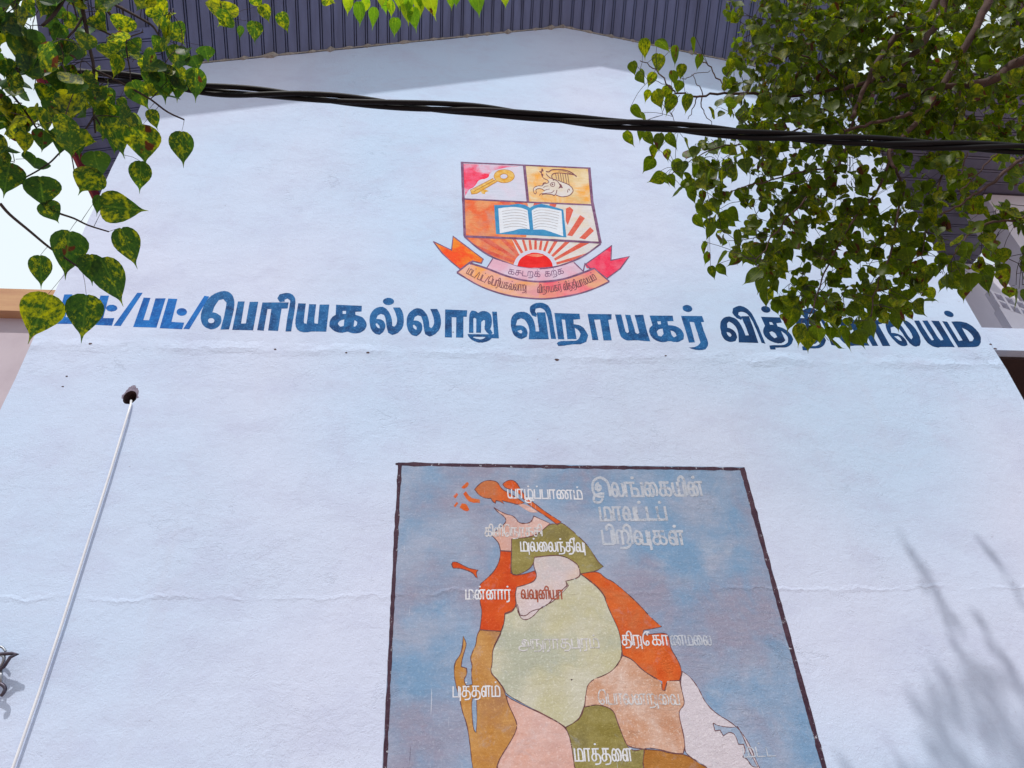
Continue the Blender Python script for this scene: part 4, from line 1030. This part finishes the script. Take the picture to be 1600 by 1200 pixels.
# ------------------------------------------------------------------ trees
def leaf_arrays():
    T = [0, .025, .08, .16, .26, .36, .48, .60, .70, .77, .83, .90, 1.0]
    W = [.06, .22, .37, .455, .485, .47, .40, .285, .18, .095, .045, .02, .004]
    V, U = [], []
    for t, w_ in zip(T, W):
        back = -0.03 * math.exp(-((t - .025) / .06) ** 2)
        for s_ in (-1, 0, 1):
            V.append((s_ * w_ * 0.86, t + (back if s_ else 0), 0.0))
            U.append((0.5 + s_ * w_, t))
    F = []
    for i in range(len(T) - 1):
        for j in range(2):
            a = 3 * i + j
            F.append((a, a + 1, a + 4, a + 3))
    return np.array(V), np.array(U), F
LV, LU, LF = leaf_arrays()
class Foliage:
    def __init__(s): s.v, s.f, s.uv, s.rn = [], [], [], []; s.st = MB()
    def leaf(s, base, tip, normal, wide=1.0, fold=0.25, curl=0.2, rnd=None):
        base, tip = np.array(base), np.array(tip)
        Lg = np.linalg.norm(tip - base)
        y = (tip - base) / Lg
        z = np.array(normal, float); z = z - y * z.dot(y)
        if np.linalg.norm(z) < 1e-3: z = np.cross(y, (1, 0, 0.3))
        z = nrm(z); x = np.cross(y, z)
        A = LV.copy()
        A[:, 0] *= wide
        zz = np.abs(A[:, 0]) * fold * 1.0 + curl * (A[:, 1] - 0.45) ** 2 * np.sign(curl) * np.sign(curl) + 0.05 * np.sin(A[:, 1] * 9 + random.random() * 6) * A[:, 0] / 0.45
        P = base + Lg * (A[:, :1] * x + A[:, 1:2] * y + zz[:, None] * z)
        b = len(s.v)
        s.v += [tuple(p) for p in P]
        r = rnd if rnd is not None else (random.random(), random.random(), random.random())
        for f in LF:
            s.f.append(tuple(i + b for i in f))
            for i in f: s.uv += [LU[i][0], LU[i][1]]
        s.rn += [(*r, 1.0)] * len(P)
    def build(s, name, mat, parent):
        me = D.meshes.new(name)
        me.from_pydata(s.v, [], s.f)
        uv = me.uv_layers.new(name='leaf')
        uv.data.foreach_set('uv', s.uv)
        ca = me.color_attributes.new('rnd', 'FLOAT_COLOR', 'POINT')
        ca.data.foreach_set('color', [c for r in s.rn for c in r])
        me.polygons.foreach_set('use_smooth', [True] * len(me.polygons))
        me.update()
        return link(name, me, parent, mat)
def tipdown(jit=0.35):
    return nrm((random.gauss(0, jit), random.gauss(0, jit), -1))
def facing(p, spread):
    d = nrm(CAM - p)
    h = nrm(d + rng.normal(0, spread, 3))
    return h
def petiole(fo, a, b):
    mid = (a + b) / 2 + np.array((0, 0, 0.006))
    fo.st.tube([a, mid, b], [0.0011, 0.0008, 0.0007], 3, False)
def branch(m, pts, r0, r1, k=4, n=7, nodes=None, wig=0.0):
    P = [np.array(p, float) for p in pts]
    Q = spline(P, k)
    if wig: Q = [q + rng.normal(0, wig, 3) * (0 < i < len(Q) - 1) for i, q in enumerate(Q)]
    rs = [r0 + (r1 - r0) * i / (len(Q) - 1) for i in range(len(Q))]
    m.tube(Q, rs, n)
    if nodes is not None: nodes += [(q) for q in Q]
    return Q
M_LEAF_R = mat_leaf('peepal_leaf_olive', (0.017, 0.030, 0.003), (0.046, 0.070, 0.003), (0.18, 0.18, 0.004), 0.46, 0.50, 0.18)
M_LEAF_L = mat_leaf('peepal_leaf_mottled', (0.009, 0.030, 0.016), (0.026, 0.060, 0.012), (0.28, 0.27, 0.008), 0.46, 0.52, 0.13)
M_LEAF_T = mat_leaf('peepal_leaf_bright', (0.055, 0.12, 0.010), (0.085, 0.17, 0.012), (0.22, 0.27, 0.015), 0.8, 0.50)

# ---- left tree
tl = thing('peepal_tree', 'peepal tree at the left with large yellow mottled heart shaped leaves hanging into view', 'tree'); tl['group'] = 'peepal trees in front of the wall'
tb = MB()
nodes = []
LD = 2.5
def B(P, d0, d1, r0, r1, mm=tb, nd=nodes):
    n_ = len(P)
    return branch(mm, [at(x, y, d0 + (d1 - d0) * i / (n_ - 1)) for i, (x, y) in enumerate(P)], r0, r1, 4, 7, nd)
trunk = MB()
trunk.tube(spline([(-3.4, -5.2, -0.1), (-3.35, -5.15, 0.8), (-3.2, -5.0, 2.2), (-2.9, -4.6, 3.5), (-2.6, -4.2, 4.4)], 5), np.linspace(0.24, 0.12, 21), 14)
trunk.build('trunk', M_BARK, tl, True)
lim = at(122, -30, 2.45)
branch(tb, [(-2.6, -4.2, 4.4), (-2.1, -3.5, 4.55), (-1.6, -3.0, 4.4), lim, at(125, -5, 2.47)], 0.07, 0.0085, 5, 9)
branch(tb, [(-2.6, -4.2, 4.4), (-2.3, -3.2, 4.2), at(-120, 150, 2.3), at(-40, 250, 2.35), at(0, 270, 2.38)], 0.05, 0.005, 5, 8, nodes)
branch(tb, [(-2.3, -3.6, 4.5), at(60, -140, 2.6), at(165, 0, 2.6)], 0.03, 0.006, 5, 8)
branch(tb, [(-2.3, -3.6, 4.5), at(-150, -20, 2.5), at(0, 125, 2.5)], 0.03, 0.005, 5, 8, nodes)
B([(125,-5),(130,20),(135,45),(140,75),(146,103),(146,140),(146,165),(147,185),(149,208)], 2.47, 2.5, .0078, .003)
B([(146,183),(138,196),(130,206)], 2.5, 2.46, .004, .0025)
B([(147,180),(157,195),(168,213),(180,227),(193,242)], 2.5, 2.52, .004, .0018)
B([(146,108),(175,122),(205,138),(235,155),(262,175),(288,187)], 2.48, 2.55, .0045, .0028)
B([(128,28),(118,45),(105,60),(92,82),(80,100)], 2.47, 2.4, .0045, .0025)
B([(136,37),(160,48),(190,61),(206,56),(224,50)], 2.48, 2.56, .0045, .002)
B([(165,0),(200,18),(235,38),(245,50),(252,62)], 2.6, 2.6, .006, .003)
B([(160,5),(172,22),(182,30)], 2.6, 2.62, .006, .005)
B([(190,10),(197,45),(198,80),(203,110),(204,135)], 2.6, 2.6, .004, .002)
B([(103,-8),(85,22),(66,40)], 2.4, 2.36, .007, .005)
B([(112,0),(118,18),(121,32)], 2.42, 2.43, .003, .0025)
B([(118,195),(107,225),(92,240),(78,254),(60,266),(40,277)], 2.45, 2.4, .003, .0026)
B([(108,228),(113,250),(116,268)], 2.44, 2.44, .002, .002)
B([(0,262),(18,275),(45,293),(65,312),(85,330),(115,341),(138,352),(170,362)], 2.36, 2.42, .0055, .0025)
B([(0,318),(15,335),(45,360),(75,385),(100,402),(128,421)], 2.34, 2.4, .0052, .003)
B([(0,125),(12,140),(22,152),(40,175),(60,205)], 2.5, 2.45, .005, .003)
B([(35,68),(45,80),(52,95),(60,110)], 2.5, 2.5, .0035, .0025)
B([(340,-15),(345,8),(350,30)], 2.7, 2.7, .003, .002)
fl = Foliage()
hand = [ # base, tip, width of the leaf in pixels, depth, random colour triple
 ((284,206),(287,263),39,2.55,(.45,.25,.1)), ((220,252),(218,303),33,2.52,(.5,.3,.1)), ((163,322),(237,330),49,2.42,(.75,.3,.15)), ((155,305),(151,338),16,2.43,(.1,.6,.1)),
 ((190,358),(215,422),42,2.42,(.55,.2,.2)), ((108,362),(100,438),58,2.40,(.45,.1,.75)), ((140,398),(144,447),40,2.41,(.35,.1,.1)), ((160,408),(196,482),48,2.40,(.5,.2,.1)),
 ((75,460),(43,537),62,2.38,(1.0,.4,.92)), ((135,462),(127,537),53,2.40,(.55,.1,.1)), ((63,399),(65,452),33,2.38,(.6,.2,.3)), ((148,262),(122,304),44,2.45,(.8,.3,.4)),
 ((145,238),(160,282),46,2.47,(.3,.9,.1)), ((62,276),(70,330),54,2.38,(.3,.1,.3)), ((72,318),(94,352),34,2.38,(.45,.2,.5)), ((172,186),(195,250),44,2.50,(.7,.2,.2)),
 ((222,196),(228,262),56,2.52,(.85,.5,.55)), ((306,108),(306,162),34,2.62,(.5,.5,.6)), ((278,122),(276,162),24,2.6,(.55,.5,.3)), ((187,86),(178,124),24,2.45,(.8,.95,.1)),
 ((320,72),(326,98),32,2.65,(.3,.4,.3)), ((300,88),(312,112),34,2.64,(.3,.4,.3)), ((232,90),(236,122),34,2.55,(1.,.6,.7)), ((255,102),(258,165),46,2.56,(.3,.3,.2)),
 ((240,108),(225,135),30,2.56,(.5,.6,.3)), ((118,205),(125,250),30,2.44,(.2,.0,.1)), ((95,205),(92,245),26,2.42,(.2,.0,.2)), ((15,255),(5,310),48,2.33,(.3,.0,.9)),
 ((130,218),(152,222),24,2.46,(1.,.8,.6)), ((165,160),(160,190),36,2.5,(.7,.8,.1)), ((187,153),(200,175),18,2.5,(.6,.7,.1)), ((205,128),(235,175),40,2.53,(.6,.6,.1)),
 ((232,172),(247,205),26,2.54,(.7,.5,.1)), ((195,25),(190,60),40,2.6,(.9,.3,.8)), ((265,40),(290,72),44,2.62,(.7,.5,.2)), ((240,5),(262,35),48,2.62,(.8,.5,.2)),
 ((345,5),(350,42),48,2.7,(.85,.5,.3)), ((360,22),(340,42),30,2.7,(.7,.5,.2)), ((397,34),(398,70),27,2.72,(.6,.6,.3)), ((410,8),(422,38),24,2.72,(.9,.4,.5)),
 ((440,20),(452,54),26,2.75,(.6,.5,.2)), ((395,-8),(412,15),26,2.72,(.6,.5,.2)), ((376,40),(374,62),12,2.7,(.2,.5,.95)), ((505,-6),(525,6),26,2.8,(1.,.5,.6)),
 ((255,60),(240,85),26,2.58,(.5,.5,.1)), ((205,62),(222,82),30,2.56,(.4,.7,.1)), ((165,70),(178,100),34,2.54,(.7,.6,.2)), ((108,112),(120,146),28,2.46,(1.,.9,.2)),
 ((110,160),(148,170),34,2.46,(1.,.4,.5)), ((60,100),(40,118),24,2.44,(.9,.6,.6)), ((18,20),(28,48),40,2.46,(1.,.7,.3)), ((0,90),(8,125),30,2.4,(1.,.5,.7))]
def place_px(fo, b, t, wpx, dep, rnd, spread=0.18, tilt=0.03):
    a = at(b[0], b[1], dep - tilt * random.uniform(-.3, 1)); c = at(t[0], t[1], dep + tilt * random.uniform(-.3, 1))
    Lpx = math.dist(b, t)
    fo.leaf(a, c, facing(a, spread), max(0.35, min(1.7, wpx / (Lpx * 0.835))), random.uniform(.1, .5), random.uniform(0.0, .6), rnd)
    return a
for b, t, wpx, dep, rnd in hand:
    a = place_px(fl, b, t, wpx, dep, rnd)
    j = min(range(len(nodes)), key=lambda i: np.sum((nodes[i] - a) ** 2))
    if np.linalg.norm(nodes[j] - a) < 0.16: petiole(fl, nodes[j], a)
def inside(p, poly):
    x, y = p
    c = False
    for i in range(len(poly)):
        (x0, y0), (x1, y1) = poly[i], poly[i - 1]
        if (y0 > y) != (y1 > y) and x < (x1 - x0) * (y - y0) / (y1 - y0) + x0: c = not c
    return c
def grow(fo, tw, nodes, poly, count, dr, size, per=(1, 3), maxtw=0.45, spread=0.6, jit=0.35, avoid=(), keepp=1.0, rmap=None):
    xs, ys = [p[0] for p in poly], [p[1] for p in poly]
    targets = []
    while len(targets) < count:
        p = (random.uniform(min(xs), max(xs)), random.uniform(min(ys), max(ys)))
        if not inside(p, poly): continue
        if any(inside(p, a) and random.random() < pr for a, pr in avoid): continue
        targets.append(at(p[0], p[1], random.uniform(*dr)))
    NA = np.array(nodes)
    d0 = [np.min(np.sum((NA - t) ** 2, axis=1)) for t in targets]
    arr = np.zeros((len(NA) + 4 * count + 10, 3)); arr[:len(NA)] = NA
    nn = len(NA)
    for i in np.argsort(d0):
        t = targets[i]
        dd = np.sum((arr[:nn] - t) ** 2, axis=1)
        j = int(np.argmin(dd)); a = arr[j].copy()
        Lg = math.sqrt(dd[j])
        if Lg > 0.012:
            mid = (a + t) / 2 + rng.normal(0, 0.07, 3) * Lg + np.array((0, 0, 0.05 * Lg))
            r = 0.0014 + 0.004 * min(0.5, Lg)
            Q = spline([a, mid, t], 3)
            tw.tube(Q, np.linspace(r, 0.0012, len(Q)), 5, False)
            arr[nn] = mid; arr[nn + 1] = t; nn += 2
        for _ in range(random.randint(*per)):
            st = t + rng.normal(0, 0.010, 3)
            dirn = tipdown(jit)
            Lf = random.uniform(*size)
            off = nrm(rng.normal(0, 1, 3) + np.array((0, 0, -0.5))) * Lf * random.uniform(.3, .7)
            b = st + off
            petiole(fo, st, b)
            fo.leaf(b, b + dirn * Lf, facing(b, spread), random.uniform(.82, 1.12), random.uniform(.05, .75), random.uniform(0, .9), None if rmap is None else rmap())
    return nn
tw_l = MB()
random.seed(21); rng = np.random.default_rng(21)
grow(fl, tw_l, list(nodes), [(-30,-20),(70,-20),(85,40),(125,30),(140,110),(125,170),(100,200),(60,215),(30,225),(-30,235)], 58, (2.2, 2.6), (.065, .13), (1, 2), spread=0.45, avoid=[([(0,30),(35,30),(60,75),(60,92),(35,95),(0,60)], .8)])
grow(fl, tw_l, list(nodes), [(90,-20),(270,-20),(285,60),(310,95),(270,120),(240,150),(210,190),(150,200),(120,160),(110,60)], 40, (2.4, 2.75), (.06, .115), (1, 2), spread=0.45, avoid=[([(180,30),(235,40),(235,90),(185,130)], .4)])
grow(fl, tw_l, list(nodes), [(-30,225),(45,210),(60,235),(40,250),(10,262),(-30,262)], 7, (2.3, 2.45), (.08, .12), (1, 1), spread=0.45)
tb.build('branch', M_TWIG, tl, True)
tag(tw_l.build('twig', M_TWIG, tl, True), None, kind='stuff')
crown = fl.build('crown', M_LEAF_L, tl)
tag(fl.st.build('leaf_stalk', M_TWIG, crown), None, kind='stuff')

# ---- right tree
tr = thing('peepal_tree', 'dense dark peepal tree at the right, hanging over the end of the blue lettering', 'tree'); tr['group'] = 'peepal trees in front of the wall'
random.seed(5); rng = np.random.default_rng(5)
trunk = MB()
trunk.tube(spline([(6.6, -3.4, -0.1), (6.55, -3.35, 0.7), (6.4, -3.2, 2.2), (6.1, -2.9, 3.8), (5.6, -2.6, 4.9)], 5), np.linspace(0.32, 0.16, 21), 16)
trunk.build('trunk', M_BARK, tr, True)
rb = MB()
rn = []
RN = 0.91
def R(P, d0, d1, r0, r1, start=None):
    n_ = len(P)
    d0, d1 = d0 * RN, d1 * RN
    pts = ([np.array(start)] if start is not None else []) + [at(x, y, d0 + (d1 - d0) * i / (n_ - 1)) for i, (x, y) in enumerate(P)]
    return branch(rb, pts, r0, r1, 4, 8, rn, 0.004)
S0 = (5.6, -2.6, 4.9)
R([(1750,40),(1600,92),(1555,125),(1500,132),(1440,142),(1400,155)], 3.75, 3.7, .032, .010, S0)
R([(1700,-120),(1560,-30),(1540,10),(1515,60),(1485,110),(1468,145),(1440,180),(1412,215),(1390,240),(1398,262)], 3.9, 3.55, .026, .007, S0)
R([(1500,-60),(1472,18),(1450,55),(1430,82),(1395,112),(1360,125),(1320,140)], 3.95, 3.7, .022, .009, at(1600,-120,4.1 * RN))
R([(1520,-90),(1452,18),(1425,35),(1390,68),(1370,98),(1345,150),(1330,185)], 3.9, 3.65, .02, .009, at(1650,-140,4.1 * RN))
R([(1468,145),(1445,170),(1420,178),(1395,185),(1350,196),(1320,205)], 3.7, 3.6, .011, .006)
R([(1410,112),(1380,60),(1345,40),(1320,30)], 4.1, 4.2, .008, .005)
R([(1440,142),(1380,130),(1300,140),(1230,150),(1180,148),(1130,146),(1095,151),(1070,148),(1050,140),(1035,120),(1020,105),(1000,95)], 4.0, 4.25, .010, .0022)
R([(1098,148),(1090,133),(1080,117)], 4.2, 4.25, .003, .0015)
R([(1065,123),(1085,117),(1110,110)], 4.25, 4.2, .0022, .0015)
R([(1087,80),(1097,93),(1107,103),(1120,120),(1134,134)], 4.3, 4.15, .0026, .004)
R([(1090,150),(1083,167),(1075,186)], 4.2, 4.2, .0035, .0016)
R([(1097,150),(1098,172),(1112,190)], 4.2, 4.15, .0035, .0018)
R([(1054,145),(1040,165),(1035,180)], 4.2, 4.2, .002, .0014)
R([(1062,149),(1058,160),(1050,176),(1060,205)], 4.2, 4.1, .002, .0014)
R([(1050,140),(1030,127),(1010,130)], 4.22, 4.25, .002, .0014)
R([(1345,150),(1330,200),(1310,260),(1270,300),(1230,340),(1200,380),(1180,410)], 3.9, 3.6, .008, .0025)
R([(1395,240),(1370,300),(1330,350),(1300,400),(1280,450),(1262,500)], 3.8, 3.5, .007, .0025)
R([(1400,262),(1410,300),(1400,350),(1390,400),(1370,450),(1360,500)], 3.8, 3.55, .007, .0025)
R([(1310,260),(1250,270),(1190,285),(1140,300),(1110,330)], 3.8, 3.9, .005, .0018)
R([(1250,200),(1180,220),(1120,230),(1080,250),(1045,275)], 4.0, 4.0, .005, .0016)
R([(1500,132),(1490,200),(1470,280),(1450,340),(1440,400)], 4.0, 3.6, .008, .002)
R([(1620,235),(1578,262),(1545,290),(1520,305),(1500,320),(1470,335)], 3.6, 3.5, .009, .004)
R([(1512,238),(1505,262),(1498,275)], 3.5, 3.5, .003, .002)
R([(1560,238),(1540,258),(1515,285),(1500,300)], 3.5, 3.5, .004, .0025)
R([(1620,330),(1580,345),(1540,350),(1510,370),(1490,400)], 3.5, 3.4, .006, .002)
R([(1600,100),(1590,50),(1600,-20)], 4.1, 4.2, .01, .006)
R([(1320,30),(1260,20),(1200,40),(1160,60)], 4.2, 4.2, .005, .0025)
R([(1330,140),(1260,90),(1210,95),(1150,100),(1130,130)], 4.1, 4.2, .005, .0025)
R([(1560,-60),(1300,-90),(1000,-110),(800,-70),(660,-50),(620,-20),(610,8)], 4.2, 3.6, .02, .002)
R([(660,-50),(650,-20),(640,15)], 3.62, 3.6, .002, .0015)
R([(760,-62),(745,-30),(740,-8)], 3.65, 3.6, .002, .0015)
R([(640,-40),(570,-25),(545,-8)], 3.6, 3.6, .002, .0015)
fr_ = Foliage(); tw_r = MB()
def rr(): return (random.random() ** 1.4, random.random(), random.random() * .93)
fringe = [(1007,73,22),(1035,68,20),(1056,84,22),(1028,97,22),(990,105,18),(1003,119,20),(1018,122,20),(1052,120,18),(1061,134,18),(1043,143,22),(1010,148,16),(1030,153,24),(1075,160,22),(993,175,20),(1004,186,18),(982,215,18),
 (1001,207,18),(1013,216,22),(1030,220,22),(1020,236,18),(1013,256,22),(1042,240,16),(1050,218,22),(1028,278,22),(1038,276,22),(1048,282,20),(1060,262,24),(1072,225,20),(1047,160,24),(1065,110,18),(1092,95,20),(1086,68,18),
 (1080,303,20),(1097,306,18),(1130,402,20),(1150,406,20),(1127,420,18),(1113,424,16),(1098,386,18),(1104,402,18),(1166,398,24),(1155,372,22),(1178,432,26),(1190,445,22),(1090,345,22),(1098,330,20),(1110,360,20),(1235,495,28),(1196,462,24),
 (1060,300,20),(1075,280,20),(1118,318,20),(1250,520,26),(1262,530,26),(1278,520,24),(1303,538,20),(1322,528,24),(1340,525,24),(1362,510,26),(1400,498,24),(1432,480,24),(1404,490,20),(1445,430,26),(1478,440,26),(1506,452,22),(1495,420,26),(1565,430,28),(1548,395,26),(1540,440,22),(1590,465,24)]
RA = np.array(rn)
for x, y, s in fringe:
    dep = random.uniform(3.45, 4.1) if y > 300 else random.uniform(3.9, 4.3)
    if y > 480: dep = random.uniform(3.4, 3.6)
    dep *= RN
    ang = random.gauss(math.radians(90), .45)
    Lp = s * random.uniform(1.15, 1.5)
    b = (x - math.cos(ang) * Lp * .4, y - math.sin(ang) * Lp * .4); t = (x + math.cos(ang) * Lp * .7, y + math.sin(ang) * Lp * .7)
    a = place_px(fr_, b, t, s * random.uniform(.7, 1.05), dep, rr(), .5)
    dd = np.sum((RA - a) ** 2, axis=1); j = int(np.argmin(dd))
    if dd[j] < .5:
        mid = (RA[j] + a) / 2 + np.array((0, 0, .02)) * (dd[j] > .01)
        tw_r.tube(spline([RA[j], mid, a], 3), 0.0012, 4, False)
dense = [(1130,-30),(1150,70),(1135,110),(1125,150),(1110,200),(1075,235),(1060,275),(1100,315),(1095,345),(1120,385),(1170,400),(1205,460),(1245,500),(1300,525),(1345,510),(1400,485),(1440,470),(1455,430),(1440,380),(1500,330),(1560,300),(1640,250),(1640,-30)]
right_ = [(1440,380),(1500,290),(1640,250),(1640,470),(1580,450),(1540,420),(1490,430),(1455,440)]
gaps = [([(1495,250),(1530,225),(1580,255),(1560,300),(1520,300)], .9), ([(1405,255),(1490,255),(1500,330),(1430,330)], .55), ([(1300,240),(1400,240),(1430,330),(1310,350)], .25)]
grow(fr_, tw_r, list(rn), dense, 1020, (3.55 * RN, 4.35 * RN), (.042, .094), (2, 3), spread=0.75, jit=.45, avoid=gaps, rmap=rr)
grow(fr_, tw_r, list(rn), right_, 56, (3.4 * RN, 3.8 * RN), (.065, .096), (1, 2), spread=0.7, jit=.4, avoid=gaps, rmap=rr)
grow(fr_, tw_r, list(rn), [(1150,-30),(1640,-30),(1640,180),(1400,230),(1200,180)], 420, (4.0 * RN, 4.8 * RN), (.05, .10), (2, 3), spread=0.8, jit=.5, rmap=rr)
# a loose spray added at the back of the crown to throw the shadow streaks low on the wall
random.seed(31); rng = np.random.default_rng(31)
for (xa, ya), (xb, yb), n_ in (((1405,838),(1500,985),13), ((1425,870),(1505,1030),8), ((1522,955),(1600,1090),11), ((1540,845),(1600,950),6), ((1530,1060),(1600,1200),10)):
    for i in range(n_):
        q = (i + random.random() * .8) / n_
        wp = wallpt(xa + (xb - xa) * q + random.gauss(0, 4), ya + (yb - ya) * q)
        t_ = random.uniform(1.25, 1.6)
        p = wp - SUN_DIR / SUN_DIR[1] * t_
        Lf = random.uniform(.07, .11)
        fr_.leaf(p + (0, 0, Lf / 2), p + (random.gauss(0, .008), random.gauss(0, .012), -Lf / 2), nrm((0.35 + random.gauss(0, .3), -1, 0.2)), random.uniform(.8, 1.0), .3, .3, rr())
        dd = np.sum((RA - p) ** 2, axis=1); j = int(np.argmin(dd))
        if dd[j] < .6: tw_r.tube(spline([RA[j], (RA[j] + p) / 2 + np.array((0, 0, .03)), p + (0, 0, Lf / 2)], 3), 0.0013, 4, False)
rb.build('branch', M_LIMB, tr, True)
tag(tw_r.build('twig', M_TWIG, tr, True), None, kind='stuff')
cr = fr_.build('crown', M_LEAF_R, tr)
tag(fr_.st.build('leaf_stalk', M_TWIG, cr), None, kind='stuff')
# the sunlit spray hanging in at the top of the frame
fs = Foliage()
for x, y, s, dx in ((545,6,20,-2),(562,20,24,2),(572,8,18,-6),(586,26,22,-4),(600,8,16,4),(612,12,18,0),(618,42,19,-2),(622,-2,20,2),(635,18,24,4),(645,28,24,6),(655,10,20,3),(668,4,30,14),(650,-6,26,8),(705,0,18,2),(712,-2,16,0),(745,2,30,6),(788,-1,16,2),(596,-4,20,0),(630,0,20,3),(640,5,20,-4)):
    Lp = s * 1.45
    b, t = (x, y - Lp * .45), (x + dx, y + Lp * .7)
    a = place_px(fs, b, t, s * .95, random.uniform(3.55, 3.65) * RN, (random.random(), random.random(), .2), .35)
    dd = np.sum((RA - a) ** 2, axis=1); j = int(np.argmin(dd))
    petiole(fs, RA[j], a)
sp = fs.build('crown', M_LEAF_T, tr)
tag(fs.st.build('leaf_stalk', M_TWIG, sp), None, kind='stuff')
